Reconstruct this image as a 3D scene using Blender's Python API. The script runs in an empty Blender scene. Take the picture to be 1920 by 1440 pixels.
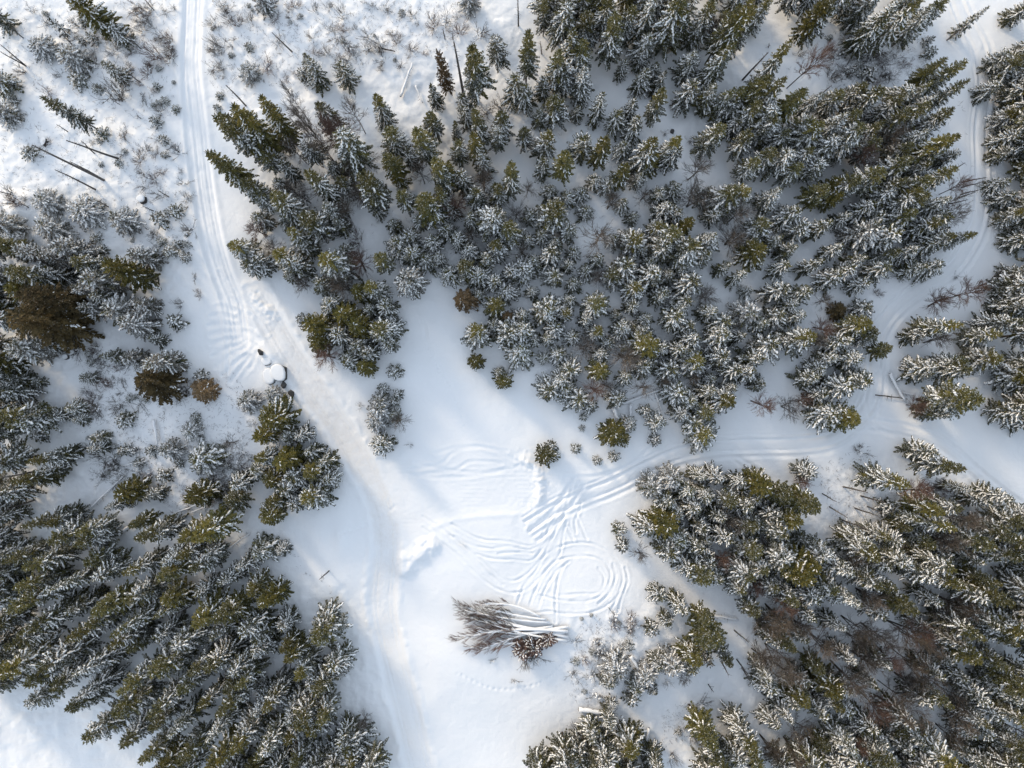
import bpy, math, random
import numpy as np
from mathutils import Vector, Matrix

# ---------------------------------------------------------------- camera, sky, sun, exposure
PPM = 11.3                                   # photograph pixels per metre on the ground
CAMH = 118.0                                 # a drone hanging straight above the clearing
scene = bpy.context.scene
COL = scene.collection
cam_d = bpy.data.cameras.new("camera"); cam = bpy.data.objects.new("camera", cam_d); COL.objects.link(cam)
cam.location = (0, 0, CAMH); cam.rotation_euler = (0, 0, 0)
cam_d.sensor_width = 36.0; cam_d.lens = 18.0 / (960.0 / PPM / CAMH); cam_d.clip_end = 2000
scene.camera = cam
SUN_EL, SUN_AZ = math.radians(20), math.radians(-42)      # azimuth clockwise from the top of the picture
to_sun = Vector((math.sin(SUN_AZ) * math.cos(SUN_EL), math.cos(SUN_AZ) * math.cos(SUN_EL), math.sin(SUN_EL)))
world = bpy.data.worlds.new("World"); scene.world = world; world.use_nodes = True
wn = world.node_tree.nodes; bg = wn["Background"]
sky = wn.new("ShaderNodeTexSky"); sky.sky_type = 'NISHITA'; sky.sun_disc = False
sky.sun_elevation = SUN_EL; sky.sun_rotation = SUN_AZ; sky.air_density = 1.0; sky.dust_density = 2.0; sky.ozone_density = 1.0
world.node_tree.links.new(sky.outputs[0], bg.inputs[0]); bg.inputs[1].default_value = 0.15
veil = wn.new("ShaderNodeBackground"); veil.inputs[0].default_value = (0.80, 0.90, 1.0, 1); veil.inputs[1].default_value = 0.82      # thin high cloud, an even veil over the blue
both = wn.new("ShaderNodeAddShader"); wl = world.node_tree.links
wl.new(bg.outputs[0], both.inputs[0]); wl.new(veil.outputs[0], both.inputs[1]); wl.new(both.outputs[0], wn["World Output"].inputs[0])
sun_d = bpy.data.lights.new("sun", 'SUN'); sun = bpy.data.objects.new("sun", sun_d); COL.objects.link(sun)
sun_d.energy = 2.7; sun_d.angle = math.radians(9); sun_d.color = (1.0, 0.81, 0.56)
sun.rotation_euler = to_sun.to_track_quat('Z', 'Y').to_euler()
scene.view_settings.view_transform = 'Standard'; scene.view_settings.look = 'None'
scene.view_settings.exposure = -0.28; scene.view_settings.gamma = 1.0
scene.render.engine = 'CYCLES'
scene.cycles.max_bounces = 5; scene.cycles.diffuse_bounces = 3
random.seed(7); RNG = np.random.default_rng(7)
# ---------------------------------------------------------------- what stands where
# photograph pixels (1920 x 1440) of each tip, height in metres, crown radius in metres, kind:
# S snowy spruce, G spruce with a bare green tip, W snow-plastered spruce, P bushy snowy pine, O olive pine with little snow,
# B russet withered tree, D bare broadleaf tree, s young spruce, T twig shrub
TREES = """
-6 28 7 1.6 S;132 -8 12 2.5 O;96 40 4 1.2 s;75 88 4 2.5 P;142 110 4 2.4 P;138 145 2.5 1.7 s;162 62 3 1 s;146 70 2 .9 s;218 62 6 1.7 S;283 92 3 1.7 T
200 172 4 2 T;175 160 2 1 s;218 138 6 2.1 S;291 160 1.6 .8 s;307 187 1.6 .9 s;327 203 1.6 .9 s;297 192 1 .6 s;290 226 2 1.1 s;304 260 2 .9 s;110 197 12 1.8 S;187 247 2.5 1.3 s
50 283 2 1.6 s;87 268 1 .6 T;0 148 5 2.5 S;15 183 2 1 s;10 212 4.5 2.2 P;203 94 1.5 .7 T;193 117 1.5 .6 T;236 122 1.5 .7 T;103 135 1.5 .7 T;82 170 1.5 .9 T;36 128 1.5 .8 T;48 13 1.6 .9 T;147 33 2 1 s;203 55 1.6 .9 s
410 83 2 1 T;434 70 1.3 .6 T;463 84 2 .9 s;470 138 3 2.1 P;410 178 1.5 .8 s;405 200 1.5 .8 s;418 140 1 .6 T;416 125 1.2 .7 T;410 12 1.2 .7 T
418 220 18 2.7 G;452 213 17 2.4 G;494 203 16 2.5 G;403 298 17 2.4 G;428 232 13 2.2 G;440 330 11 2.2 S;470 345 10 2.2 S
495 4 5 2 P;580 118 6 2 S;565 135 3 1.4 s;595 140 8 2.3 S;648 140 8 1.7 S;650 190 13.6 2 D;575 240 19 2 D;531 165 15 1.4 D;555 205 11 1.6 D;620 228 12 3 D;605 200 10 2.2 S
635 253 17 2.6 S;697 170 14 1.7 G;723 240 12 2.1 S;723 285 14 2.1 G;785 250 14 2.2 G;803 198 13 2.2 G;815 182 8 1.5 S;848 222 10 1 S;825 105 12.7 1.2 A;882 85 19 2.6 G
930 70 3 1.5 s;930 103 9 1.7 S;895 215 14 2 G;893 253 14 2 G;935 205 12 2 S;875 222 8 1.5 S;937 262 9 1.8 S;868 193 6 1.8 S;910 200 2.5 1.3 T;938 190 2.5 1.2 T
693 338 16 2.4 G;748 335 8 1.5 O;817 305 15 1.9 G;838 308 12 1.4 G;825 352 10 1.6 G;953 315 15 1.9 G;578 322 16 2.4 S;590 290 9 2 S;532 268 6 1.5 S;862 52 2 1.3 T;900 52 2.5 1.5 T;880 1 4 2 P;857 24 1.4 .6 T;750 115 1.6 .8 T;715 126 1 .5 T
510 300 9 2 S;545 320 8 2 S;560 290 9 1.8 D;650 300 8 2 S;668 330 8 2.2 D;640 345 9 2 S;600 350 8 2 D;770 300 8 1.8 S;760 380 9 2 S;790 330 8 1.7 D;860 290 9 1.9 S;870 340 8 1.9 S;905 310 8 2 S;905 345 9 2.1 D;845 395 7 2 S;930 355 9 2 S
990 72 16 2.1 G;1024 5 10 1.8 S;1055 10 12 2 S;1040 30 9 2 S;1102 25 12 2 G;1077 50 15 2.3 S;1085 78 12 2.2 S;1163 14 17 2.8 G;1135 8 12 2.2 S;1185 2 12 2.4 S;1222 3 12 2.5 S;1247 10 9 1.8 S;1275 8 14 2.6 S;1300 6 13 2.3 S;1330 12 11 2.2 S;1360 18 10 2 S;1215 45 8 2 S
1210 84 9 2.1 S;1198 115 6 2 S;1225 132 6 1.6 S;1165 130 7 1.4 S;1265 60 8 2 S;1300 62 7 2 S;1335 60 8 2 D;1396 -2 20 2.2 G;1404 22 19 2 G;1430 6 15 1.8 G;1310 95 10 2.1 S;1355 97 12 2.6 S
1200 152 8 1.9 S;1235 160 8 1.8 S;1241 175 13 2.1 G;1093 140 10 2.1 S;1047 108 11 2.1 S;1062 122 10 2.1 S;1055 150 9 1.8 S;1020 165 8 2 S;982 178 8 1.9 S;967 172 8 1.9 S;1128 182 10 2 W;1038 207 9 2.3 S;1012 222 7 1.6 S;1180 210 8 1.9 S;1152 228 7 2 S;1080 215 5 1.8 S
1290 178 7 2 S;1325 188 8 2.2 S;1370 165 10 2.4 S;1395 160 10 2 S;1370 200 8 2.3 S;1437 155 12 2.4 G;1494 68 20 2.3 G;1470 145 16 2.4 G;1505 165 14 2 G;1425 190 11 2.4 S;1455 205 10 2.4 S;1445 235 9 2.4 S
1375 238 7 1.9 S;1425 250 9 2.4 S;1385 275 9 2.2 S;1330 265 9 2.3 S;1022 250 11 2 G;983 260 9 1.8 S;1065 295 13 1.9 G;1133 265 12 2.1 G;1185 245 8 1.7 S;1168 280 6 1.8 S;1227 262 14 2.6 G;1272 255 12 2.1 G;1092 280 8 2 S;1173 312 11 2.2 G;1255 298 8 2.1 S;1300 325 8 2.6 D;1020 318 7 2 S;1210 303 8 2 O
1259 199 .8 .5 T;1246 250 .8 .5 T;1294 262 1 .6 T;1560 2 12 2.4 G;1540 20 10 2 O;1590 6 8 1.5 S;1680 6 15 1.9 S;1712 10 14 1.9 S;1660 35 11 1.8 S;1762 5 12 2.2 S;1735 28 9 2 S;1818 42 8 1.3 S;1750 70 2 1 s;1755 90 2.4 1.3 s;1605 125 2 1 s;1637 128 3 1.7 s;1665 120 1.5 .9 T;1595 72 1.5 .8 T;1502 97 1.5 .8 T;1690 100 1.6 .9 T
1545 90 14 2.2 D;1787 98 14 1.6 G;1845 108 15 1.9 G;1830 158 12 1.8 S;1780 150 11 2 S;1755 175 11 2.2 S;1740 192 11 2.2 S;1802 210 11 2.1 S;1770 238 11 2.2 S;1648 166 10 2.2 S;1600 175 9 2.2 S;1560 187 9 2.2 S;1520 192 9 2.2 S;1690 182 10 2.2 S;1718 160 10 2 S;1700 212 10 2.3 G;1660 220 10 2.3 S;1618 205 10 2.2 S;1580 225 10 2.3 S;1540 236 11 2.4 G;1500 245 9 2.3 S
1462 262 9 2.3 S;1610 240 10 2.3 S;1765 262 12 2.3 G;1822 250 12 1.9 G;1790 278 11 2.2 S;1755 300 10 2.2 S;1835 283 10 1.8 S;1720 270 10 2.2 S;1690 250 10 2.2 D;1655 268 10 2.2 D;1620 285 9 2.2 S;1580 275 9 2.3 S;1540 280 9 2.2 S;1500 295 9 2.2 S;1800 322 10 2 S;1740 335 10 2.2 S;1700 305 10 2.2 S;1690 335 10 2.2 S;1650 325 10 2.3 S;1605 330 10 2.3 S;1560 347 8 1.7 O;1522 320 9 2 S;1480 325 9 2.2 S;1455 300 9 2 S;1770 350 10 2 S;1820 350 9 1.6 D;1425 300 9 2.2 S;1400 320 9 2.2 S
1918 18 8 2.2 S;1912 88 9 2 S;1885 125 8 2.2 S;1866 145 7 2 S;1922 132 10 2.2 S;1900 160 9 2.2 S;1858 178 8 1.9 S;1890 192 9 2.3 S;1925 182 10 2.2 S;1872 212 8 2.2 S;1912 218 10 2.2 S;1930 245 10 2.2 S;1895 252 9 2.2 S;1928 275 9 2.2 G;1893 285 8 2 S;1915 302 9 2.2 S;1935 322 9 2.2 S;1925 342 8 2 S
87 378 4 2.6 P;160 398 4 3.2 P;232 415 5 2.4 P;292 407 3 1.5 s;325 392 2.5 1.5 s;95 430 6 2.6 P;10 422 6 2.4 S;25 460 7 2.9 S;8 500 14 2.6 G;75 478 8 2.5 S;137 470 8 3.1 P;170 500 9 2.9 S;212 500 10 2.7 O;272 482 8 2.4 S;265 520 7 2.2 O;342 480 2 1.2 s;330 457 1.8 1 s;312 470 2.2 1.3 s;187 467 2 1.2 s;175 445 1.8 1 s;300 452 1.8 1 s;348 457 1.4 .7 s
190 530 9 2.9 S;160 545 8 2.5 S;110 515 8 2.6 S;108 485 8 2.4 S;48 520 9 2.5 S;55 545 9 2.4 O;12 590 17 4.2 B;60 560 14 3.4 B;225 583 8 3.4 P;175 578 6 2.5 S;272 572 7 2.3 S;262 612 7 2.8 P;295 637 5 2 S;192 557 8 2.2 S;107 572 7 2.2 S;55 652 9 3.2 S;95 648 6 2 S;15 680 8 2.5 O;40 710 5 2.2 S;70 715 4 1.6 S
320 602 3 1.6 s;360 520 1.3 .8 T;370 550 1.2 .7 T;335 570 1.2 .8 T;132 652 1.6 1.4 T;207 668 6 2.4 S;250 672 6 2.2 S;310 678 9 3 P;258 716 10 3.2 B;165 708 4 2 S;370 705 2 1.4 s
457 468 9 2.6 G;474 500 6 2 S;445 470 6 1.8 S;492 492 6 2 S;514 467 6 2 D;515 375 13 2.9 S;490 367 9 2.1 S;565 403 14 2.7 G;545 440 11 2.1 G;575 465 8 2.2 S;612 385 10 2.1 S;648 400 7 2 D;640 422 7 2 S;668 445 3 1.6 T;535 490 9 2.2 G;562 500 8 2.4 S;612 485 11 3 G;630 510 7 2 S;605 538 6 2 S;545 520 5 1.8 S
675 500 9 2.5 D;650 540 8 2.2 D;715 487 10 2.1 G;757 517 10 3 P;702 545 9 2.5 G;725 575 7 2 S;625 575 7 2.3 S;648 590 8 2.2 O;596 612 9 2.4 O;672 608 8 2.5 O;705 620 10 2.9 S;735 615 7 2.3 S;640 630 8 2.5 S;692 662 7 2.4 S;655 675 6 2.5 S;620 670 6 2.4 D;738 695 2.5 1.6 s;562 598 3 1.3 s;868 560 6 1.9 A
745 457 6 2.4 S;775 478 6 2.2 S;797 488 5 2.1 S;822 485 5 1.6 W;878 472 6 1.9 W;857 452 6 1.6 W;795 370 12 2.2 G;828 362 10 2.1 S;815 397 8 2.2 S;850 387 8 2 D;880 415 8 2 S;897 372 9 2 S;937 367 9 2 S;928 420 9 2.6 S;952 437 9 2 G;930 467 9 2.5 G;873 503 9 2.4 G;898 518 7 2.2 S;840 515 5 2.2 W;910 490 7 2 S;948 548 5 1.9 W;960 512 6 1.8 W;927 573 8 2.2 G;950 592 5 1.1 A;895 628 8 2.5 G;955 630 7 2.5 S;893 678 4 1.6 O;938 698 6 1.9 S;945 716 5 1.5 O
1047 390 12 2.8 G;1120 448 9 3.2 D;1197 437 10 2.9 G;1230 425 9 2.1 G;1260 432 10 2.4 S;1283 427 9 1.5 O;1245 468 8 2.7 S;1292 465 10 2.5 S;1325 455 9 2.6 S;1318 482 8 2.3 S;1335 405 7 1.8 W;1298 377 8 2.6 D;1240 395 7 2.4 S;1360 375 9 2.7 S;1385 365 9 2.2 G;1380 405 8 2.5 D;1417 430 9 2.6 S;1405 477 7 2.9 O;1372 450 7 2.4 D
1172 500 8 2.4 S;1150 520 8 2.4 G;1220 520 8 2.5 S;1186 542 9 2.5 G;1125 558 10 3.2 S;1185 574 7 2.1 S;1237 555 7 2.3 S;1282 565 6 2 S;1295 530 8 2.5 S;1035 478 7 2.2 S;980 505 7 2.6 W;1042 520 5 1.8 S;1075 532 5 1.8 S;997 548 5 1.8 W;1067 500 5 1.8 S;1022 585 7 2.4 S;1060 588 6 1.8 G;1098 600 6 1.6 S;1116 622 7 1.9 G;1155 592 4 1.4 S;1165 617 7 2 S;1202 622 6 2 S;1257 595 7 2.2 S;1270 580 6 2 S;1287 612 7 2.3 S
1380 520 8 2.1 S;1352 505 7 2.2 S;1400 545 5 1.5 W;1330 587 7 2.4 S;1400 587 6 2.5 P;1350 603 6 2 S;1350 627 7 2.8 S;1385 632 6 2 S;1292 634 7 2.4 S;1422 607 6 1.8 S;1432 645 7 2.6 S;1412 672 7 2.5 S;978 622 7 2.7 S;975 660 5 2.5 S;1002 642 5 1.6 W;1021 670 3 1.5 W;1025 637 4 1.5 S;1092 652 6 2.6 D;1167 662 7 2.8 D;1207 650 9 2.7 G;1125 667 6 2 W;1207 686 7 2.5 S;1272 655 6 2.2 S;1257 692 7 2.2 S;1303 680 7 2.7 G;1286 660 6 2 S;1345 672 6 2.2 S;1372 692 7 2.2 S;1125 692 7 2.7 G;1067 695 5 2.6 S;1052 716 5 2.2 S;1172 708 6 2 S;1397 695 7 2.2 S
1725 367 10 2.4 S;1672 382 9 2.3 S;1620 390 8 2.3 W;1560 373 7 1.7 O;1530 367 9 2.2 G;1480 400 8 2.2 S;1750 415 8 2.1 S;1757 435 8 2 S;1722 425 9 2.2 G;1615 440 9 2.9 P;1650 450 8 2.2 S;1822 445 9 1.7 G;1778 457 9 1.9 S;1740 462 8 2 S;1700 472 8 2.1 S;1657 477 8 1.9 G;1690 476 6 1.5 W;1745 500 6 2 S;1712 505 7 2.2 S;1650 503 7 2 S;1600 490 8 2.3 S;1560 470 8 2.3 S;1520 500 8 2.2 S;1480 470 8 2.2 S;1450 452 8 2.2 S;1462 502 7 2.2 S;1560 520 7 2.7 S;1610 532 6 2 S;1578 512 7 2 S;1500 547 7 2.2 S;1455 547 7 2.2 S;1480 572 7 2.2 S;1450 592 7 2.2 S;1490 592 6 2.2 S
1440 372 9 2.3 S;1500 430 8 2.2 S;1540 430 8 2.2 S;1580 410 8 2.2 S;1640 412 8 2.2 S;1690 412 9 2.2 S;1700 372 9 2.2 G;1650 362 9 2.2 S;1780 395 9 1.8 D;1800 415 8 1.6 D;1740 390 9 2.2 S
1617 576 5 2 S;1572 582 3 1.6 B;1625 626 7 2.4 G;1600 615 7 2.4 G;1540 610 6 2 D;1495 640 9 2.7 G;1470 640 8 2.4 S;1520 640 5 2.4 D;1562 642 7 2.4 S;1590 672 7 2.5 S;1652 656 8 1.5 G;1550 672 7 2.2 S;1530 692 6 2.2 S;1580 640 7 2.2 S;1617 707 6 2.2 S;1651 550 1.2 .7 T;1690 512 1.5 1.1 T;1668 520 1 .6 T;1801 517 1 .6 T
1795 557 8 2.2 D;1765 570 6 2.2 D;1800 605 13 2 G;1718 630 6 2.4 S;1760 640 7 2 D;1880 625 10 2.2 G;1920 556 9 2.7 S;1898 576 8 2.5 S;1912 602 10 2.4 S;1850 670 9 3 G;1775 680 9 2.4 S;1785 696 9 2.1 S;1735 690 8 2.2 S;1905 702 8 2.6 G;1928 678 9 2.2 S;1735 703 7 2 S;1823 753 14 3.6 G;1745 775 7 2.4 S;1720 760 6 2 D;1885 770 8 2.6 S;1915 745 8 2.4 D;1918 790 7 2.4 S;1890 377 8 2.8 P;1907 412 9 2.5 G;1880 437 7 2.6 S;1865 447 6 2 S;1912 512 6 2.2 S;1890 522 4 1.8 T;1925 450 8 2.2 S;1870 400 7 2.2 S
1533 740 7 2.5 S;1570 724 7 2.4 S;1602 716 7 2.2 S;1547 772 8 3.4 S;1582 780 8 2.4 G;1473 762 4 2 D;1420 752 6 2 D;1512 712 6 2 S;1505 755 6 1.6 D
-4 788 13 2.6 G;75 783 8 2.4 S;110 780 6 2.2 S;140 765 4 1.8 S;150 786 4 1.6 S;30 775 8 2.3 S;222 786 3 1.7 s;387 736 4 2.1 A;463 753 4 2 P;512 740 3.5 1.8 P;65 820 2 1.4 s;187 820 4 1.8 S;187 843 5 2 S;45 866 13 2.1 G;120 848 8 2 S;225 846 2.4 1.5 s;275 846 2 1.2 s;318 843 5 2.3 P;357 808 3.5 1.9 P;362 782 1.6 1 s;380 863 4.5 2.9 W;437 828 4 1.7 D;12 910 13 2 G;100 882 6 1.8 S
380 925 9 2.1 O;450 906 8 2.2 S;440 936 6 2 G;245 920 8 2.2 O;290 925 5 2 S;220 945 8 2 S;300 895 3 1.4 s;250 870 2 1.2 s;330 870 2 1 s
30 991 15 2.2 G;8 1116 15 2.4 G;15 1140 15 2.3 G;125 1201 14 2.2 G;175 1146 14 2.2 G;195 1221 14 2.2 G;272 1272 14 4 G;225 1300 14 2.6 G;200 1346 15 2.6 G;290 1340 13 2.5 S;360 1346 14 1.9 G;358 1167 13 2.7 G;415 1160 12 2.6 G;-2 1270 14 2.7 G;35 1332 12 2 S;110 1346 12 2.3 S;168 1382 13 2.4 S;212 1416 13 2.3 S;256 1440 13 2.3 G;332 1432 14 2.2 G;398 1440 14 2.3 G;227 1077 13 2.1 G;300 1085 12 2.2 G;270 1010 12 2.3 G;330 1010 12 2.6 G;380 995 12 2.4 G;330 1040 12 2.3 G;300 1060 13 2.2 S;150 1020 10 2.2 S;190 990 9 2.2 S;100 1010 12 2.2 S;60 1060 13 2.3 S;110 1100 13 2.4 S;60 1170 13 2.5 S;30 1210 13 2.4 S;90 1250 13 2.4 S;150 1270 13 2.4 S;80 1300 12 2.3 S;140 1320 12 2.3 S;40 1290 12 2.3 S;170 1090 12 2.3 S;240 1130 12 2.3 S;230 1180 12 2.3 S;290 1160 11 2.3 S;160 1170 12 2.2 S;330 1300 12 2.3 S;310 1380 13 2.3 S;270 1370 13 2.4 S;420 1330 13 2.1 G;440 1290 11 2.2 S;400 1250 11 2.4 S;360 1260 11 2.5 S;330 1220 10 2.4 S;390 1385 13 2.3 S;440 1400 13 2.4 G;470 1350 12 2.3 S;420 1300 12 2 G;20 1050 12 2.3 G;370 1060 10 2.4 S;400 1030 9 2.4 S
480 1098 9 2.4 G;520 1110 8 2 O;505 1120 9 2.4 G;440 1080 8 2.4 S;465 1055 7 2.3 S;490 1030 5 2.4 S;530 1030 4 2 S;540 1165 6 1.9 S;525 1225 10 1.7 G;560 1215 9 2.1 G;610 1165 8 2.6 S;590 1195 10 2.6 G;572 1240 9 2.2 G;595 1270 8 2.6 S;630 1240 8 2.6 S;590 1300 11 3 G;560 1310 7 2.2 S;610 1330 9 2.4 G;640 1262 6 1.8 S;500 1330 11 2.2 G;520 1290 9 2.2 S;460 1240 9 2.3 S;500 1180 8 2.4 S;490 1210 8 2.2 S;530 1360 11 2.5 S;500 1390 12 2.3 S;560 1350 10 2.6 S;580 1385 10 2.4 G;535 1400 11 2.2 G;550 1440 10 2.6 S;600 1420 9 2.4 S;480 1430 12 2.4 S;640 1420 9 2.4 S;655 1388 8 2.7 S;650 1437 10 2.3 G;640 1445 9 2.3 G;650 1365 7 1.9 S;676 1428 6 1.5 S;686 1345 3 1.6 D
522 786 7 2.9 O;500 816 7 1.8 O;567 815 6 2.3 S;540 862 9 2.7 O;503 862 9 2.2 G;610 866 8 2.5 S;590 882 8 2.3 G;562 893 8 2.3 S;592 928 9 2.9 G;540 916 6 2.4 S;512 966 6 2.3 O;487 880 6 2.2 S;560 940 6 2 S;712 752 4 1.8 P;715 730 2 1.1 s;745 740 2 1.1 s;735 752 2 1.2 s;712 767 4 2.3 P;747 788 4 2.1 D;705 790 4.5 2 P;715 830 7 3.0 W;767 834 1 .6 T;675 762 .9 .5 T;738 778 3 1.6 S
1020 853 4 2 O;1033 838 2.6 1.2 s;1082 843 1.6 1 s;1122 865 1.6 .9 s;1152 858 2 1.1 s;1232 827 2.2 1.4 s;1092 803 1.2 .7 s;1095 783 1.5 .9 s;1148 812 6 2.6 O;1182 795 4 1.6 W;1165 820 5 1.6 O;1230 792 5 2 W;1278 775 6 2.2 W;1318 774 6 2.2 G;1356 747 7 2.5 G;1318 813 6 2.5 G;1292 752 6 2.2 S;1267 735 6 2.3 S;1030 732 5 2.1 S;1085 748 5 2.6 S;1062 727 5 2.2 S;1110 725 5 2.2 D;1300 790 5 2.2 S;1330 735 6 2.2 S;1215 770 3 1.3 s;1108 760 4 1.8 S
1222 912 6 2.5 P;1260 896 6 2.5 P;1310 891 6 2.2 S;1342 895 6 2 W;1380 900 6 2.2 S;1422 896 6 2.2 S;1247 937 6 2.3 S;1285 920 7 2.4 S;1322 925 7 2.4 S;1360 935 7 2.4 G;1242 980 8 2.6 O;1215 985 6 2 S;1165 1000 4 1.4 s;1172 1030 4 1.3 s;1200 1035 4 1.9 D;1270 960 7 2.3 S;1300 950 7 2.3 S;1340 965 7 2.3 S;1310 985 8 2.3 S;1270 1005 7 2.3 S;1350 1000 8 2.3 S;1300 1020 8 2.3 S;1250 1030 6 2.3 S;1390 940 7 2.3 S;1395 980 7 2.3 G;1530 948 12 3.3 G;1420 908 9 2.2 O;1455 925 9 2.5 G;1440 960 8 2.4 S;1500 992 12 2.4 G;1470 1000 10 2.4 S;1510 886 6 2 W;1500 910 4 1.6 D
1808 880 14 2.3 G;1695 913 13 2.8 G;1720 846 8 2.2 S;1640 1040 12 2.6 G;1600 1005 9 2.4 S;1735 985 11 2.2 S;1760 960 11 2.2 G;1790 912 7 1.7 W;1852 922 8 2.4 W;1820 935 8 2 S;1682 982 7 1.5 G;1672 952 4 1.6 s;1638 1002 8 1.6 G;1710 925 9 2.2 D;1795 955 10 2 S;1780 990 12 2.2 G;1830 985 10 2.3 D
1305 1072 8 2.5 G;1285 1060 7 2.2 S;1340 1080 8 2.4 S;1320 1045 8 2.4 S;1235 1110 5 2.1 S;1272 1130 7 2.4 S;1320 1178 9 2.9 G;1310 1150 8 2.4 G;1290 1222 8 2.2 G;1358 1228 8 1.7 G;1340 1195 8 2 S;1245 1157 4 1.6 S;1225 1187 4 1.6 s;1180 1213 1.6 1 s;1187 1165 1.8 1.1 T;1155 1247 4 2.5 P;1210 1265 4 2.5 P;1255 1240 5 2.5 P;1142 1277 3 1.9 S;1185 1317 3 1.7 s;1225 1292 4 2 S;1147 1322 4 1.5 W;1120 1310 2 1.2 T;1252 1282 1.2 .6 T;1280 1265 4 1.3 D;1290 1245 4 1.8 S;1190 1285 4 2 S;1230 1240 4 2 S;1330 1240 4 1.5 s
1336 1402 14 2.1 G;1418 1405 13 2.5 G;1355 1432 12 2.2 S;1322 1360 7 1.4 S;1435 1392 6 1.8 D;1145 1422 9 2.7 G;1110 1370 8 2.6 S;1085 1402 8 2.6 S;1192 1430 10 2.5 G;1185 1385 7 2.2 O;1080 1378 3 2 D;1010 1432 6 2.5 S;1050 1422 6 2.4 S;1225 1417 5 2.2 S;1262 1425 2 1 T;1115 1430 8 2.4 S;1165 1395 7 2.2 S;1140 1345 6 2.2 S;1390 1440 10 2.3 S
1510 1085 12 2.8 O;1525 1062 11 2.4 O;1480 1060 10 2.4 S;1450 1040 9 2.5 S;1400 1030 9 2.4 G;1420 1060 9 2.4 S;1380 1100 9 2.4 S;1400 1140 9 2.2 G;1480 1215 10 2 G;1545 1280 9 2.4 O;1390 1065 9 2.4 S;1440 1100 9 2.4 S;1550 1050 10 2.2 S;1580 1070 10 2.2 S;1500 1130 10 2.4 S;1560 1110 10 2.4 S;1600 1130 11 2.2 S;1640 1090 10 2.4 S;1720 1145 13 2.2 G;1680 1110 11 2.4 S;1700 1060 11 2.4 S;1740 1080 11 2.4 S;1790 1100 12 2.5 G;1830 1190 12 2.6 S;1888 1130 13 2 G;1850 1120 12 2.2 S;1780 1060 12 2.4 S;1850 1020 11 2.4 G;1900 1010 12 2.4 G;1880 1050 11 2.4 S;1920 1050 11 2.4 S;1800 1030 11 2.3 D;1870 970 9 2.3 S;1910 965 9 2.3 S;1870 1170 11 2.2 S;1895 1205 10 2.2 S;1915 1105 4 1.6 S
1600 1170 9 2.4 D;1640 1185 9 2.4 D;1690 1180 9 2.4 D;1720 1200 10 2.6 D;1760 1230 11 2.6 D;1540 1205 9 2.4 D;1660 1220 9 2.2 D;1580 1225 8 2.2 S;1620 1240 9 2.2 D;1770 1195 9 2.2 S;1700 1235 9 2.2 D;1500 1175 8 2.2 D;1560 1165 8 2.4 S
"""
POLES = """237 66 265 92;270 -2 289 20;18 48 42 71;212 133 214 142;235 133 266 157;64 274 197 339;135 304 186 332;106 319 181 356;109 235 130 248;130 266 226 300;155 265 180 290;259 218 267 224;0 83 47 122;0 97 49 124;426 162 463 200;512 64 550 100;116 65 142 91
793 225 799 242;851 78 870 182;830 52 834 71;848 60 849 73;971 -5 972 47;1013 76 1016 100;1440 98 1392 150;1668 30 1610 96;1818 42 1778 74;1440 80 1442 88;560 611 583 619;80 768 62 775;318 904 297 908;179 375 205 388;300 360 320 371;270 388 290 397;47 385 59 391;0 360 30 368;655 315 672 338;806 315 818 347;1215 530 1222 545
1625 922 1579 912;1660 942 1612 929;1645 967 1600 952;1655 962 1624 949;1625 992 1572 972;1585 970 1552 949;1727 955 1692 945;1752 942 1715 932;1775 919 1755 915;1762 931 1750 927;1690 1010 1655 992;1760 1012 1720 990;1566 940 1540 925;1325 1240 1310 1215;1402 1202 1375 1180;1402 1265 1380 1235;1337 1296 1327 1282;1365 1265 1352 1240;1405 1275 1390 1250
1838 355 1800 365;1850 332 1812 340;1815 375 1778 382;1845 340 1802 352;1830 360 1795 372;1810 305 1785 320;1560 160 1530 185;20 862 42 850;0 897 88 880;0 970 32 961;0 960 60 938;275 1150 305 1127;270 1168 305 1145;325 1155 363 1133;522 1262 545 1235;600 1085 618 1070;425 1085 440 1072;560 1270 547 1232;1745 1110 1700 1085;1850 1205 1800 1180;1640 1060 1610 1035"""
# fallen trunks lying on the snow: x0 y0 x1 y1 thickness in metres, snow 1 or 0
LOGS = """1165 758 1245 727 .45 1;1183 757 1181 786 .5 1;1150 765 1158 785 .7 1;1228 737 1240 770 .3 1;1666 700 1694 752 .6 1;1690 735 1715 742 .3 1;1085 1326 1138 1334 .9 1;1215 1360 1203 1426 .45 1;1330 1151 1382 1158 .4 1;145 977 237 887 .35 1;287 977 395 937 .3 1;310 982 398 944 .3 1;427 1030 472 997 .35 1;92 1032 140 1000 .8 1;212 1008 255 980 .7 1;710 92 741 99 .35 0;752 184 774 122 .5 1;780 163 793 195 .3 1;705 243 722 225 .3 1;800 455 842 427 .35 1;600 462 655 442 .3 1;1246 109 1285 82 .5 1;299 520 301 536 .45 0;290 786 298 835 .45 1;195 880 277 864 .3 1;1715 995 1755 980 .5 1;1640 740 1700 748 .25 0;1030 345 1005 333 .3 1;0 940 65 935 .25 1;1180 1225 1195 1250 .7 1;550 255 583 240 .25 1"""
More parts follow.
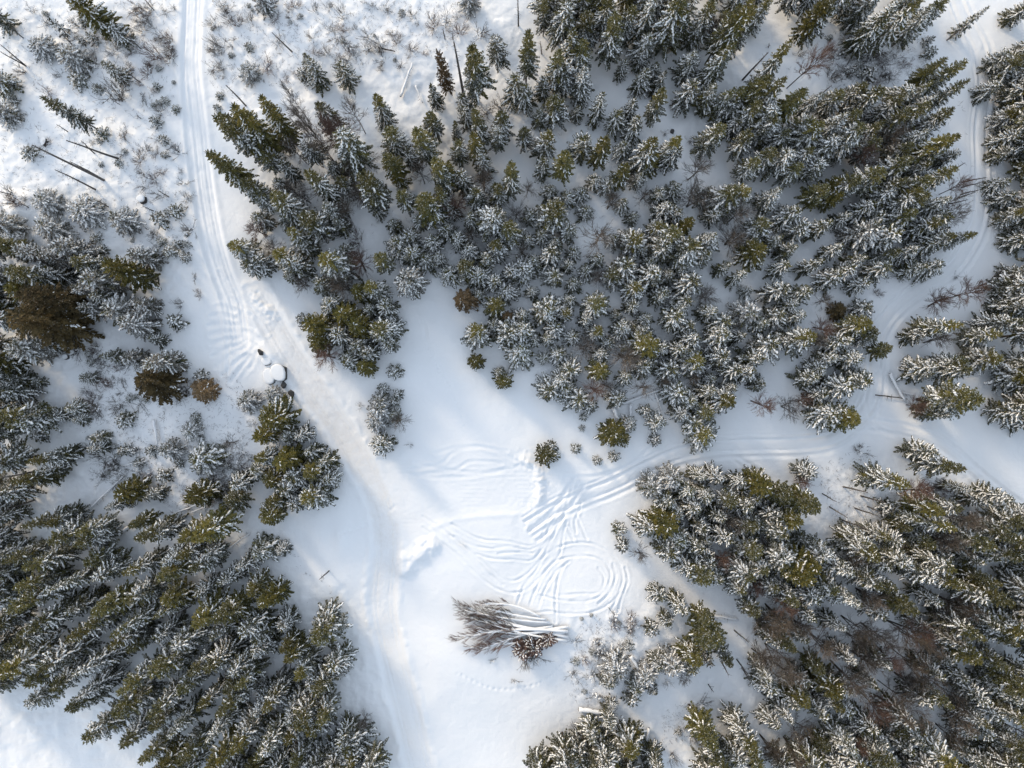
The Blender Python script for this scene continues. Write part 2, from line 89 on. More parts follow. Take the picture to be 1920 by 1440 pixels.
# fill polygons in the same pixels: spacing, kinds, height range, radius range, points
FILLS = [
 (40, "SGS", (9, 13), (2.0, 2.7), [(-90,440),(-28,440),(-28,1300),(-90,1330)]),
 (40, "SGS", (9, 13), (2.0, 2.7), [(1965,60),(2030,60),(2030,480),(1965,480)]),
 (40, "SGS", (9, 13), (2.0, 2.7), [(1965,520),(2030,520),(2030,800),(1965,800)]),
 (40, "SGS", (9, 13), (2.0, 2.7), [(1928,1000),(1990,1000),(1990,1500),(1928,1500)]),
 (40, "SGS", (9, 13), (2.0, 2.7), [(1000,1448),(1260,1448),(1260,1500),(1000,1500)]),
 (40, "SGS", (9, 13), (2.0, 2.7), [(1340,1448),(1930,1448),(1930,1500),(1340,1500)]),
 (40, "SGS", (9, 13), (2.0, 2.7), [(250,1450),(690,1450),(690,1500),(250,1500)]),
 (40, "SGS", (9, 13), (2.0, 2.7), [(1020,-8),(1500,-8),(1500,-60),(1020,-60)]),
 (40, "SGS", (9, 13), (2.0, 2.7), [(1560,-8),(1760,-8),(1760,-60),(1560,-60)]),
 (34, "YYYD", (3.5, 6), (1.5, 2.3), [(760,400),(960,360),(1060,335),(1200,330),(1330,350),(1330,560),(1440,720),(1380,755),(1250,760),(1060,735),(1070,680),(980,670),(905,640),(890,520),(740,470),(690,380)]),
 (46, "YYD", (3.5, 6), (1.5, 2.2), [(1420,330),(1480,230),(1640,180),(1800,150),(1810,280),(1790,420),(1760,490),(1640,510),(1560,560),(1590,690),(1500,700),(1430,560),(1350,470)]),
 (36, "YD", (5, 7), (1.7, 2.3), [(1040,0),(1330,0),(1330,40),(1250,70),(1200,40),(1130,80),(1060,90)]),
 (38, "YDD", (4, 6), (1.6, 2.2), [(490,300),(560,250),(690,290),(700,360),(660,430),(620,540),(540,540),(470,400)]),
 (36, "YG", (5, 7), (1.7, 2.3), [(1870,100),(1930,80),(1930,470),(1880,430),(1895,300)]),
 (34, "YYD", (4, 6), (1.7, 2.3), [(1220,900),(1420,890),(1500,960),(1520,1030),(1400,1100),(1330,1100),(1250,1040)]),
 (35, "YSDGYD", (6, 10), (1.8, 2.5), [(1380,1060),(1520,1010),(1700,1000),(1840,960),(1930,970),(1930,1070),(1840,1080),(1860,1230),(1930,1290),(1930,1450),(1460,1450),(1440,1330),(1410,1180)]),
 (52, "YGY", (8, 12), (1.9, 2.5), [(-10,970),(200,960),(400,1000),(400,1060),(360,1140),(300,1110),(330,1230),(470,1120),(520,1170),(450,1200),(560,1330),(640,1400),(640,1450),(370,1450),(240,1400),(120,1330),(-10,1260)]),
 (64, "YD", (4, 7), (1.6, 2.4), [(-10,440),(140,450),(320,480),(290,530),(230,540),(130,590),(120,690),(-10,700)]),
 (34, "YO", (4, 7), (1.6, 2.3), [(600,580),(700,540),(740,640),(690,690),(600,680)]),
 (34, "YOG", (5, 7), (1.6, 2.3), [(490,790),(560,790),(620,860),(600,940),(530,950),(490,890)]),
]
# open ground where twig shrubs and seedlings poke out of the snow: how many shrubs, how many seedlings, points
SCRUB = [
 (70, 14, [(0,0),(335,0),(330,250),(370,470),(260,480),(120,360),(0,410)]),
 (60, 10, [(395,0),(860,0),(840,90),(640,140),(480,180),(400,190)]),
 (85, 22, [(140,620),(300,720),(450,700),(480,800),(430,980),(170,900),(150,760)]),
 (14, 6, [(1090,1150),(1220,1160),(1140,1240),(1110,1330),(1060,1300)]),
 (34, 10, [(1560,60),(1740,60),(1760,150),(1640,160),(1550,170)]),
 (20, 5, [(1520,880),(1620,830),(1660,900),(1800,900),(1720,980),(1560,980)]),
 (8, 3, [(1250,1320),(1320,1320),(1330,1380),(1240,1400)]),
]
# ---------------------------------------------------------------- helpers
def wx(px): return (px - 960.0) / PPM
def wy(py): return (720.0 - py) / PPM
def tag(o, label=None, cat=None, group=None, kind=None):
    if label: o['label'] = label
    if cat: o['category'] = cat
    if group: o['group'] = group
    if kind: o['kind'] = kind
    return o
def node_mat(name, rough=0.8, spec=0.2):
    m = bpy.data.materials.new(name); m.use_nodes = True
    b = m.node_tree.nodes["Principled BSDF"]; b.inputs["Roughness"].default_value = rough
    b.inputs["Specular IOR Level"].default_value = spec
    return m, m.node_tree.nodes, m.node_tree.links, b
def noise(n, l, scale, detail=3.0, rough=0.6, coord="Object", vec=None):
    t = n.new("ShaderNodeTexCoord"); x = n.new("ShaderNodeTexNoise")
    x.inputs["Scale"].default_value = scale; x.inputs["Detail"].default_value = detail; x.inputs["Roughness"].default_value = rough
    l.new(vec if vec is not None else t.outputs[coord], x.inputs["Vector"]); return x.outputs["Fac"]
def ramp(n, l, fac, stops):
    r = n.new("ShaderNodeValToRGB"); e = r.color_ramp.elements
    while len(e) < len(stops): e.new(0.5)
    for q, (p, c) in zip(e, stops): q.position = p; q.color = (*c, 1)
    l.new(fac, r.inputs[0]); return r.outputs[0]
def mixc(n, l, fac, a, b, mode='MIX'):
    x = n.new("ShaderNodeMix"); x.data_type = 'RGBA'; x.blend_type = mode
    for s, v in ((x.inputs[0], fac), (x.inputs[6], a), (x.inputs[7], b)):
        if hasattr(v, "is_linked"): l.new(v, s)
        else: s.default_value = (*v, 1) if isinstance(v, tuple) else v
    return x.outputs[2]
def mathn(n, l, op, a, b=None, clamp=False):
    x = n.new("ShaderNodeMath"); x.operation = op; x.use_clamp = clamp
    for s, v in zip(x.inputs, (a, b)):
        if v is None: continue
        if hasattr(v, "is_linked"): l.new(v, s)
        else: s.default_value = v
    return x.outputs[0]
SNOW = (0.86, 0.865, 0.875)
def frosted(name, dark, light, lo, hi, scale=2.2, snow=(0.80, 0.81, 0.82), hue=0.0):
    """A surface whose upward faces carry snow in patches: lo..hi is how much noise plus slope it takes."""
    m, n, l, b = node_mat(name, 0.75, 0.25)
    base = ramp(n, l, noise(n, l, 1.3), [(0.3, dark), (0.72, light)])
    g = n.new("ShaderNodeNewGeometry"); s = n.new("ShaderNodeSeparateXYZ"); l.new(g.outputs["True Normal"], s.inputs[0])
    up = mathn(n, l, 'ABSOLUTE', s.outputs[2])
    v = mathn(n, l, 'ADD', mathn(n, l, 'MULTIPLY', up, 0.45), noise(n, l, scale, 4.0, 0.7))
    mr = n.new("ShaderNodeMapRange"); mr.inputs[1].default_value = lo; mr.inputs[2].default_value = hi; l.new(v, mr.inputs[0])
    oi = n.new("ShaderNodeObjectInfo")
    hv = n.new("ShaderNodeHueSaturation"); l.new(base, hv.inputs["Color"])
    mv = n.new("ShaderNodeMapRange"); mv.inputs[3].default_value = 0.7; mv.inputs[4].default_value = 1.4; l.new(oi.outputs["Random"], mv.inputs[0]); l.new(mv.outputs[0], hv.inputs["Value"])
    l.new(mixc(n, l, mr.outputs[0], hv.outputs[0], snow), b.inputs["Base Color"])
    return m
M = {}
M['needle'] = frosted("needles_snowy", (0.012, 0.020, 0.015), (0.088, 0.078, 0.028), 0.91, 1.07, 4.5)
M['green'] = frosted("needles_green", (0.022, 0.027, 0.008), (0.132, 0.112, 0.026), .98, 1.14, 5.0)
M['olive'] = frosted("needles_olive", (0.038, 0.038, 0.008), (0.170, 0.138, 0.028), 1.0, 1.16, 4.5)
M['rust'] = frosted("needles_rust", (0.028, 0.021, 0.009), (0.092, 0.064, 0.024), 1.04, 1.2, 4.5)
M['amber'] = frosted("needles_amber", (0.085, 0.055, 0.026), (0.200, 0.130, 0.064), 1.0, 1.2, 4.5)
M['grey'] = frosted("needles_grey", (0.075, 0.068, 0.054), (0.150, 0.135, 0.105), 0.84, 1.04, 4.5)
M['bark'] = frosted("bark", (0.030, 0.024, 0.020), (0.085, 0.068, 0.055), 1.0, 1.4, 1.5)
M['twig'] = frosted("twigs", (0.060, 0.048, 0.040), (0.135, 0.112, 0.092), 0.85, 1.35, 1.5)
M['brush'] = frosted("brush", (0.040, 0.034, 0.030), (0.105, 0.088, 0.074), 0.85, 1.35, 1.5)
M['redtwig'] = frosted("red_twigs", (0.075, 0.046, 0.038), (0.170, 0.110, 0.088), 1.05, 1.4, 3.0)
M['pole'] = frosted("weathered_pole", (0.040, 0.036, 0.036), (0.120, 0.105, 0.095), 1.25, 1.5, 1.5)
M['rock'] = frosted("dark_rock", (0.030, 0.030, 0.032), (0.090, 0.088, 0.086), 1.0, 1.25, 1.2)
M['wood'] = frosted("dark_timber", (0.050, 0.046, 0.050), (0.095, 0.088, 0.090), 1.25, 1.5, 3.0)
def snow_mat(name, tint, bump, scale):
    m, n, l, b = node_mat(name, 0.62, 0.3)
    c = ramp(n, l, noise(n, l, 0.35), [(0.3, tuple(x * 0.97 for x in tint)), (0.7, tint)])
    l.new(c, b.inputs["Base Color"])
    bp = n.new("ShaderNodeBump"); bp.inputs["Strength"].default_value = bump; bp.inputs["Distance"].default_value = 0.1
    l.new(noise(n, l, scale, 5.0, 0.65), bp.inputs["Height"]); l.new(bp.outputs[0], b.inputs["Normal"])
    return m
M['snow'] = snow_mat("snow_load", (0.90, 0.90, 0.90), 0.25, 3.0)
M['snowcap'] = snow_mat("snow_cap", SNOW, 0.2, 2.0)

def link_mesh(name, V, F, mats, mi=None, parent=None, smooth=False, loc=None):
    me = bpy.data.meshes.new(name); me.from_pydata([tuple(v) for v in V], [], F)
    for m in (mats if isinstance(mats, (list, tuple)) else [mats]): me.materials.append(m)
    if mi is not None: me.polygons.foreach_set("material_index", np.asarray(mi, dtype=np.int32))
    if smooth: me.polygons.foreach_set("use_smooth", np.ones(len(F), dtype=bool))
    me.update()
    o = bpy.data.objects.new(name, me); COL.objects.link(o)
    if parent is not None: o.parent = parent
    if loc is not None: o.location = loc
    return o
def empty(name, loc=(0, 0, 0)):
    o = bpy.data.objects.new(name, None); o.empty_display_size = 0.5; COL.objects.link(o); o.location = loc; return o
def dup(root):
    r = root.copy(); COL.objects.link(r)
    for ch in root.children:
        c = ch.copy(); COL.objects.link(c); c.parent = r
        for g in ch.children:
            d = g.copy(); COL.objects.link(d); d.parent = c
    return r
class MB:
    """Collects geometry for one mesh."""
    def __init__(s): s.V = []; s.F = []; s.mi = []
    def add(s, V, F, mi=0):
        k = len(s.V); s.V.extend(V); s.F.extend([tuple(i + k for i in f) for f in F]); s.mi.extend([mi] * len(F))
    def tube(s, pts, rad, n=5, mi=0, cap=True):
        pts = [np.asarray(p, float) for p in pts]; V = []; F = []
        for i, p in enumerate(pts):
            t = pts[min(i + 1, len(pts) - 1)] - pts[max(i - 1, 0)]; t = t / (np.linalg.norm(t) + 1e-9)
            a = np.array((0, 0, 1.0)) if abs(t[2]) < 0.9 else np.array((1.0, 0, 0))
            u = np.cross(t, a); u /= np.linalg.norm(u); w = np.cross(t, u)
            for k in range(n):
                g = 2 * math.pi * k / n; V.append(p + rad[i] * (math.cos(g) * u + math.sin(g) * w))
        for i in range(len(pts) - 1):
            for k in range(n):
                a, b = i * n + k, i * n + (k + 1) % n; F.append((a, b, b + n, a + n))
        if cap: F.append(tuple(range(n - 1, -1, -1))); F.append(tuple((len(pts) - 1) * n + k for k in range(n)))
        s.add(V, F, mi)
    def box(s, c, ax, ay, az, mi=0):
        c, ax, ay, az = (np.asarray(q, float) for q in (c, ax, ay, az))
        V = [c + i * ax + j * ay + k * az for i in (-1, 1) for j in (-1, 1) for k in (-1, 1)]
        s.add(V, [(0, 1, 3, 2), (4, 6, 7, 5), (0, 4, 5, 1), (2, 3, 7, 6), (0, 2, 6, 4), (1, 5, 7, 3)], mi)
    def build(s, name, mats, parent=None, smooth=False, loc=None): return link_mesh(name, s.V, s.F, mats, s.mi, parent, smooth, loc)

# ---------------------------------------------------------------- ground: one sheet of snow with roads, ruts, banks and hummocks
def axis(lim, step, far):
    a = np.arange(-lim, lim + step / 2, step); e = [lim + step]
    while e[-1] < far: e.append(e[-1] * 1.12 + 0.6)
    e = np.array(e); return np.concatenate([-e[::-1], a, e])
GX = axis(89.0, 0.21, 700.0); GY = axis(68.0, 0.21, 700.0)
XX, YY = np.meshgrid(GX, GY)
PX = XX * PPM + 960.0; PY = 720.0 - YY * PPM
def vnoise(scale, seed, X=None, Y=None):
    r = np.random.default_rng(seed); N = 256; T = r.random((N, N)) * 2 - 1
    X = XX if X is None else X; Y = YY if Y is None else Y
    u = X / scale + 1000.37; v = Y / scale + 1000.71
    i = np.floor(u).astype(int); j = np.floor(v).astype(int); fu = u - i; fv = v - j
    fu = fu * fu * fu * (fu * (fu * 6 - 15) + 10); fv = fv * fv * fv * (fv * (fv * 6 - 15) + 10)
    i0, i1, j0, j1 = i % N, (i + 1) % N, j % N, (j + 1) % N
    return (T[j0, i0] * (1 - fu) + T[j0, i1] * fu) * (1 - fv) + (T[j1, i0] * (1 - fu) + T[j1, i1] * fu) * fv
def fbm(scale, seed, oct=4, g=0.5):
    return sum(vnoise(scale / 2 ** k, seed + k) * g ** k for k in range(oct))
def sstep(a, b, x):
    t = np.clip((x - a) / (b - a), 0, 1); return t * t * (3 - 2 * t)
def curve(pts, n=8):
    P = np.array(pts, float); P = np.vstack([2 * P[0] - P[1], P, 2 * P[-1] - P[-2]]); out = []
    for k in range(1, len(P) - 2):
        for t in np.linspace(0, 1, n, endpoint=False):
            a, b, c, d = P[k - 1], P[k], P[k + 1], P[k + 2]
            out.append(0.5 * (2 * b + (c - a) * t + (2 * a - 5 * b + 4 * c - d) * t * t + (3 * b - a - 3 * c + d) * t ** 3))
    out.append(P[-2]); return np.array(out)
def dist_px(pts, reach_m, smooth=True):
    """Signed distance in metres from every ground point to a pixel polyline (large where farther than reach)."""
    P = curve(pts) if smooth else np.array(pts, float)
    W = np.stack([wx(P[:, 0]), wy(P[:, 1])], 1); D = np.full(XX.shape, 1e3); S = np.ones(XX.shape); U = np.zeros(XX.shape); run = 0.0
    for a, b in zip(W[:-1], W[1:]):
        x0, x1 = min(a[0], b[0]) - reach_m, max(a[0], b[0]) + reach_m; y0, y1 = min(a[1], b[1]) - reach_m, max(a[1], b[1]) + reach_m
        i0, i1 = np.searchsorted(GX, [x0, x1]); j0, j1 = np.searchsorted(GY, [y0, y1])
        if i1 <= i0 or j1 <= j0: continue
        X = XX[j0:j1, i0:i1] - a[0]; Y = YY[j0:j1, i0:i1] - a[1]; d = b - a; L2 = d @ d + 1e-9
        t = np.clip((X * d[0] + Y * d[1]) / L2, 0, 1); r = np.hypot(X - t * d[0], Y - t * d[1])
        sub = D[j0:j1, i0:i1]; k = r < sub
        sub[k] = r[k]; S[j0:j1, i0:i1][k] = np.sign(X * d[1] - Y * d[0])[k]; U[j0:j1, i0:i1][k] = (run + t * math.sqrt(L2))[k]
        run += math.sqrt(L2)
    return D, S, U
def poly_mask(pts, soft=1.0):
    """1 inside a pixel polygon, falling to 0 over soft metres."""
    P = np.array(pts, float); inside = np.zeros(XX.shape, bool)
    for (x0, y0), (x1, y1) in zip(P, np.roll(P, -1, 0)):
        c = ((y0 > PY) != (y1 > PY)); inside ^= c & (PX < (x1 - x0) * (PY - y0) / (y1 - y0 + 1e-9) + x0)
    D, _, _ = dist_px(list(P) + [P[0]], soft * 1.5, smooth=False)
    return np.clip(0.5 + np.where(inside, 1, -1) * D / soft * 0.5, 0, 1)
Z = fbm(30.0, 11, 3) * 0.55 + fbm(7.0, 21, 2) * 0.10
rough_areas = [([(0,0),(335,0),(335,260),(390,470),(380,520),(300,560),(250,640),(200,740),(480,780),(470,990),(-100,1000),(-100,-60)], 1.0),
  ([(395,-40),(870,-40),(1020,60),(1000,160),(700,230),(560,240),(460,230),(410,240)], 1.0),
  ([(1070,1150),(1240,1120),(1330,1240),(1460,1330),(1450,1440),(1010,1470),(1080,1330)], 0.9),
  ([(1240,60),(1760,40),(1760,170),(1640,170),(1520,190),(1420,130),(1300,300),(1230,300)], 0.9),
  ([(1500,880),(1800,860),(1930,1000),(1930,1440),(1450,1440),(1380,1080)], 0.9),
  ([(520,1080),(650,1090),(700,1200),(710,1330),(640,1440),(-60,1440),(-60,960),(400,940)], 0.7),
  ([(480,240),(1000,150),(1400,300),(1650,500),(1580,700),(1380,780),(1080,730),(900,600),(880,520),(680,460),(480,480)], 0.7)]
R = np.zeros(XX.shape)
for pts, k in rough_areas: R = np.maximum(R, poly_mask(pts, 3.0) * k)
hum = fbm(2.6, 41, 4, 0.55); Z += R * (0.15 * hum + 0.24 * np.maximum(vnoise(1.7, 55), 0) ** 2 - 0.10 * np.maximum(vnoise(1.1, 66), 0.2))
DIRT = np.zeros(XX.shape)
def lower(mask, z): 
    global Z
    Z = Z * (1 - mask) + z * mask
base_s = fbm(30.0, 11, 3) * 0.55
# ploughed road and parking place
road = [(482,556),(500,585),(530,640),(575,712),(620,778),(665,850),(705,925),(722,990),(722,1060),(716,1130),(728,1200),(748,1280),(765,1350),(790,1450),(830,1560)]
D, S, U = dist_px(road, 8.0)
wv = 2.1 + 0.25 * vnoise(4.0, 71)
core = (1 - sstep(wv - 0.35, wv + 0.5, D)) * sstep(562, 625, PY)
lower(core, base_s - 0.22)
Z += 0.16 * np.exp(-((D - wv - 0.75) / 0.5) ** 2) * (0.7 + 0.6 * vnoise(0.9, 72)) + core * (0.02 * vnoise(0.5, 73) - 0.05 * np.exp(-((D - 0.9) / 0.3) ** 2))
DIRT = np.maximum(DIRT, core * (1 - sstep(1000, 1300, PY) * 0.75) * np.clip(0.75 + 0.4 * vnoise(2.2, 74) + 0.35 * np.exp(-((D - 0.9) / 0.35) ** 2), 0, 1))
lot = poly_mask([(700,880),(740,868),(830,876),(930,868),(985,862),(1008,880),(1012,920),(1003,962),(920,966),(840,976),(780,995),(735,1010)], 1.6)
lower(lot, base_s - 0.20); Z += lot * (0.02 * vnoise(0.5, 75) + 0.025 * np.sin((YY + 0.15 * vnoise(3, 76)) * 9.0) * sstep(0.1, 0.5, vnoise(5.0, 77)))
DIRT = np.maximum(DIRT, lot * 0.35 * np.clip(0.6 + 0.6 * vnoise(3.0, 78) - 0.9 * sstep(760, 900, PX), 0, 1))
D, S, U = dist_px([(985,862),(1006,880),(1012,905),(1010,940),(1003,964)], 4.0); Z += (0.55 + 0.3 * vnoise(0.7, 80)) * np.exp(-(D / 0.8) ** 2) + 0.15 * vnoise(0.4, 81) * np.exp(-(D / 1.8) ** 2)
D, S, U = dist_px([(812,990),(850,975),(930,966),(1003,966)], 3.0); Z += 0.11 * np.exp(-(D / 0.45) ** 2)
# the end of the ploughed road: a bank of tumbled snow
D, S, U = dist_px([(476,552),(492,572),(512,590)], 4.0); Z += (0.2 + 0.3 * vnoise(0.6, 82)) * np.exp(-(D / 1.0) ** 2)
# ruts
def rut(pts, depth=0.16, w=0.26, berm=0.07, smooth=True, wob=0.12):
    global Z
    D, S, U = dist_px(pts, 2.2, smooth)
    k = (1 + wob * 2 * vnoise(1.5, 91)); Dw = D + 0.06 * vnoise(0.8, 92)
    Z = Z - depth * k * np.exp(-(Dw / w) ** 2) + berm * k * np.exp(-((Dw - 2.1 * w) / (0.9 * w)) ** 2)
def offset(pts, m):
    P = curve(pts, 4); T = np.gradient(P, axis=0); T /= np.linalg.norm(T, axis=1)[:, None] + 1e-9
    return [(p[0] - t[1] * m * PPM, p[1] + t[0] * m * PPM) for p, t in zip(P, T)]
def twin(pts, g=0.8, **k):
    for s in (-1, 1): rut(offset(pts, s * g), **k)
trail = [(366,-60),(362,0),(359,70),(358,130),(366,200),(375,280),(384,360),(398,440),(416,510),(438,570),(448,640)]
D, S, U = dist_px(trail, 6.0); core = 1 - sstep(1.3, 2.2, D); lower(core, base_s - 0.16); Z += 0.12 * np.exp(-((D - 2.0) / 0.45) ** 2)
for o, d in ((-1.35, .10), (-0.75, .14), (-0.1, .06), (0.45, .13), (1.15, .10)): rut(offset(trail, o), depth=d, w=0.2, berm=0.05)
rut([(350,0),(346,120),(352,240),(366,360),(388,480),(415,560),(425,640),(428,700)], depth=.1)
rut([(412,510),(452,560),(500,600)], depth=.06)
for o, d in ((-1.5,.04),(-1.1,.05),(-.55,.03),(0,.03),(.5,.04),(1.05,.05),(1.5,.03)): rut(offset(road, o + .12 * math.sin(o * 9)), depth=d, w=.13, berm=.02, wob=.5)
east = [(990,985),(1040,955),(1090,932),(1150,908),(1210,878),(1270,852),(1340,838),(1420,834),(1500,832),(1560,822),(1600,795),(1632,752),(1640,700),(1640,650),(1658,605),(1690,568),(1740,532),(1790,500),(1822,450),(1838,390),(1842,320),(1841,240),(1848,160),(1838,90),(1806,30),(1780,-40)]
D, S, U = dist_px(east, 5.0); core = (1 - sstep(1.8, 3.0, D)) * 0.8; lower(core, base_s - 0.12); twin(east, 0.85, depth=.19, w=.24, berm=.08); rut(offset(east, -1.6), depth=.09, w=.18); rut(offset(east, 0.35), depth=.07, w=.16)
rut(offset(east, 1.9), depth=.06); rut([(1060,895),(1120,892),(1180,872),(1225,835)], depth=.06)
twin([(1604,800),(1640,798),(1700,808),(1760,830),(1820,880),(1880,930),(1960,985)], .85, depth=.15, w=.28)
twin([(1635,700),(1634,760),(1650,795),(1700,818)], .8, depth=.10)
twin([(1000,1005),(1035,975),(1062,940),(1085,905)], 1.0, depth=.16, w=.3)
def zt(s): return [(920 + a / 4.363, 840 + b / 4.363) for a, b in s]
for s in ([(-560,560),(-300,740),(-60,930),(60,1040),(160,1085),(250,1060),(340,990),(430,890),(520,830),(640,785),(800,780),(930,830),(1040,930),(1080,1060),(1040,1190),(940,1290),(800,1340),(620,1350),(450,1330),(250,1370)],
          [(-560,650),(-300,850),(-100,1040),(20,1130),(150,1180),(280,1160),(380,1080),(470,980),(570,910),(700,890),(820,890),(920,930),(980,1020),(960,1120),(880,1210),(760,1250),(560,1240),(400,1200)],
          [(-320,620),(-180,700),(-60,745),(120,760),(250,790),(340,800),(410,740),(450,640),(520,540),(640,480),(760,330)],
          [(-300,720),(-160,790),(0,820),(150,800),(280,830),(370,810),(440,720),(490,620),(540,560)],
          [(-120,860),(0,900),(180,910),(330,920),(420,830)],
          [(210,1290),(270,1130),(370,1000),(450,850),(520,700),(600,540),(680,260)],
          [(310,1310),(370,1150),(470,980),(560,880),(590,740),(620,600)],
          [(390,1300),(440,1160),(540,1010),(640,930)],
          [(530,1420),(530,1200),(560,1040),(600,960)],
          [(700,700),(690,600),(730,500),(740,430)],[(790,750),(740,640),(700,540)],[(620,640),(680,760)],
          [(880,980),(930,1080),(880,1180),(740,1190),(560,1200)],
          [(1000,950),(1020,1050),(980,1170),(880,1270)],[(1100,980),(1120,1080),(1070,1220),(1040,1340)],[(970,1360),(1000,1280),(1060,1180)],[(60,860),(220,850),(340,860)],[(-440,620),(-220,800),(-60,980),(100,1120)]):
    rut(zt(s), depth=.09, w=.17, berm=.06, wob=.45)
# faint arcs on the parking place and beyond it
for s in ([(770,880),(825,870),(850,848),(880,840),(920,842),(960,860),(990,880)],[(790,890),(850,882),(880,866),(915,866),(940,868)],[(778,868),(830,880),(900,886),(985,872)],[(815,850),(880,836),(950,846)],[(770,892),(850,896),(960,882)]): rut(s, depth=.06, w=.25, berm=.05)
# ploughed fan beside the road's end
for k, (x0, y0, x1, y1) in enumerate(((405,575,440,582),(395,592,438,596),(390,610,440,610),(392,628,442,622),(395,646,446,634),(398,668,450,644),(404,688,456,654),(418,704,462,664),(434,716,470,668),(448,718,478,676),(456,620,490,640),(460,640,488,655),(432,560,470,590),(470,690,484,660),(465,590,500,625))):
    rut([(x0, y0), ((x0 + x1) / 2, (y0 + y1) / 2 - 3), (x1, y1)], depth=.07 * (.4 + 1.1 * ((k * 37) % 11) / 10), w=.30, berm=.05, wob=.5)
# heap of cleared snow beside the road, and drifts
D, S, U = dist_px([(758,1062),(780,1043),(806,1022)], 6.0, smooth=False)
Z += (0.62 + .25 * vnoise(1.6, 94)) * np.exp(-(np.maximum(D + .3 * vnoise(1.1, 95), 0) / 1.7) ** 3.6) + 0.20 * fbm(0.8, 96, 3) * np.exp(-(D / 1.9) ** 4)
for x, y, rx, ry, h in ((35,398,3.0,2.6,1.0),(255,250,4,3,.5),(270,300,6,4,.6),(610,1040,3,6,.4),(640,1010,1.2,2.6,.4),(700,1170,3,2,.3),(840,1230,9,5,.5),(900,1300,10,7,.6),(620,1095,4,2,.4),(1030,690,4,2.5,.6),(700,1330,3,4,.35),(760,1240,2,3,.3),(880,700,5,9,.3),(1850,420,3,4,.3),(1660,675,2,1.6,.5),(1500,100,3,6,.5),(1190,1235,1,2,.6),(415,700,3,3,.5),(500,665,2.6,1.6,.45)):
    Z += h * np.exp(-((XX - wx(x)) / rx) ** 2 - ((YY - wy(y)) / ry) ** 2)
for line in ([(778,575),(795,612),(800,640),(822,690),(850,740),(872,800)],[(1385,858),(1405,870),(1425,882)],[(1375,862),(1398,880)],[(640,1000),(690,985),(740,950)],[(860,1260),(930,1290),(1010,1280),(1060,1240)]):
    P = curve(line, 14)
    for k, (a, b_) in enumerate(P[::1]):
        i0, i1 = np.searchsorted(GX, [wx(a) - 1.2, wx(a) + 1.2]); j0, j1 = np.searchsorted(GY, [wy(b_) - 1.2, wy(b_) + 1.2])
        Z[j0:j1, i0:i1] -= .10 * np.exp(-((XX[j0:j1, i0:i1] - wx(a) - (.14 if k % 2 else -.14)) ** 2 + (YY[j0:j1, i0:i1] - wy(b_)) ** 2) / .035)
Z += 0.012 * vnoise(0.45, 97) + 0.02 * fbm(1.3, 99, 3)
far = sstep(90, 200, np.maximum(np.abs(XX), np.abs(YY))); Z = Z * (1 - far) + far * vnoise(60.0, 98) * 1.5
def gz(x, y):
    i = min(max(np.searchsorted(GX, x) - 1, 0), len(GX) - 2); j = min(max(np.searchsorted(GY, y) - 1, 0), len(GY) - 2)
    u = (x - GX[i]) / (GX[i + 1] - GX[i]); v = (y - GY[j]) / (GY[j + 1] - GY[j])
    return float((Z[j, i] * (1 - u) + Z[j, i + 1] * u) * (1 - v) + (Z[j + 1, i] * (1 - u) + Z[j + 1, i + 1] * u) * v)
ny, nx = XX.shape
me = bpy.data.meshes.new("snow_ground"); me.vertices.add(nx * ny)
me.vertices.foreach_set("co", np.stack([XX, YY, Z], -1).astype(np.float32).ravel())
idx = np.arange(nx * ny).reshape(ny, nx); Q = np.stack([idx[:-1, :-1], idx[:-1, 1:], idx[1:, 1:], idx[1:, :-1]], -1).reshape(-1, 4)
me.loops.add(Q.size); me.loops.foreach_set("vertex_index", Q.ravel().astype(np.int32))
me.polygons.add(len(Q)); me.polygons.foreach_set("loop_start", np.arange(0, Q.size, 4, dtype=np.int32))
me.polygons.foreach_set("use_smooth", np.ones(len(Q), dtype=bool)); me.update(); me.validate()
at = me.attributes.new("road_dirt", 'FLOAT', 'POINT'); at.data.foreach_set("value", DIRT.ravel().astype(np.float32))
m, n, l, b = node_mat("ground_snow", 0.6, 0.3)
a = n.new("ShaderNodeAttribute"); a.attribute_name = "road_dirt"
c0 = ramp(n, l, noise(n, l, 0.12, 4.0), [(0.3, (0.835, 0.84, 0.855)), (0.7, SNOW)])
dn = mathn(n, l, 'MULTIPLY', a.outputs["Fac"], ramp(n, l, noise(n, l, 1.1, 5.0, 0.7), [(0.25, (0.15,) * 3), (0.75, (1,) * 3)]))
l.new(mixc(n, l, dn, c0, (0.76, 0.735, 0.715)), b.inputs["Base Color"])
bp = n.new("ShaderNodeBump"); bp.inputs["Strength"].default_value = 0.5; bp.inputs["Distance"].default_value = 0.12
l.new(noise(n, l, 2.0, 8.0, 0.68), bp.inputs["Height"]); l.new(bp.outputs[0], b.inputs["Normal"])
me.materials.append(m)
ground = bpy.data.objects.new("snow_ground", me); COL.objects.link(ground)
tag(ground, "snow covered ground with ploughed road, trails and looping tyre tracks", "ground", kind="structure")
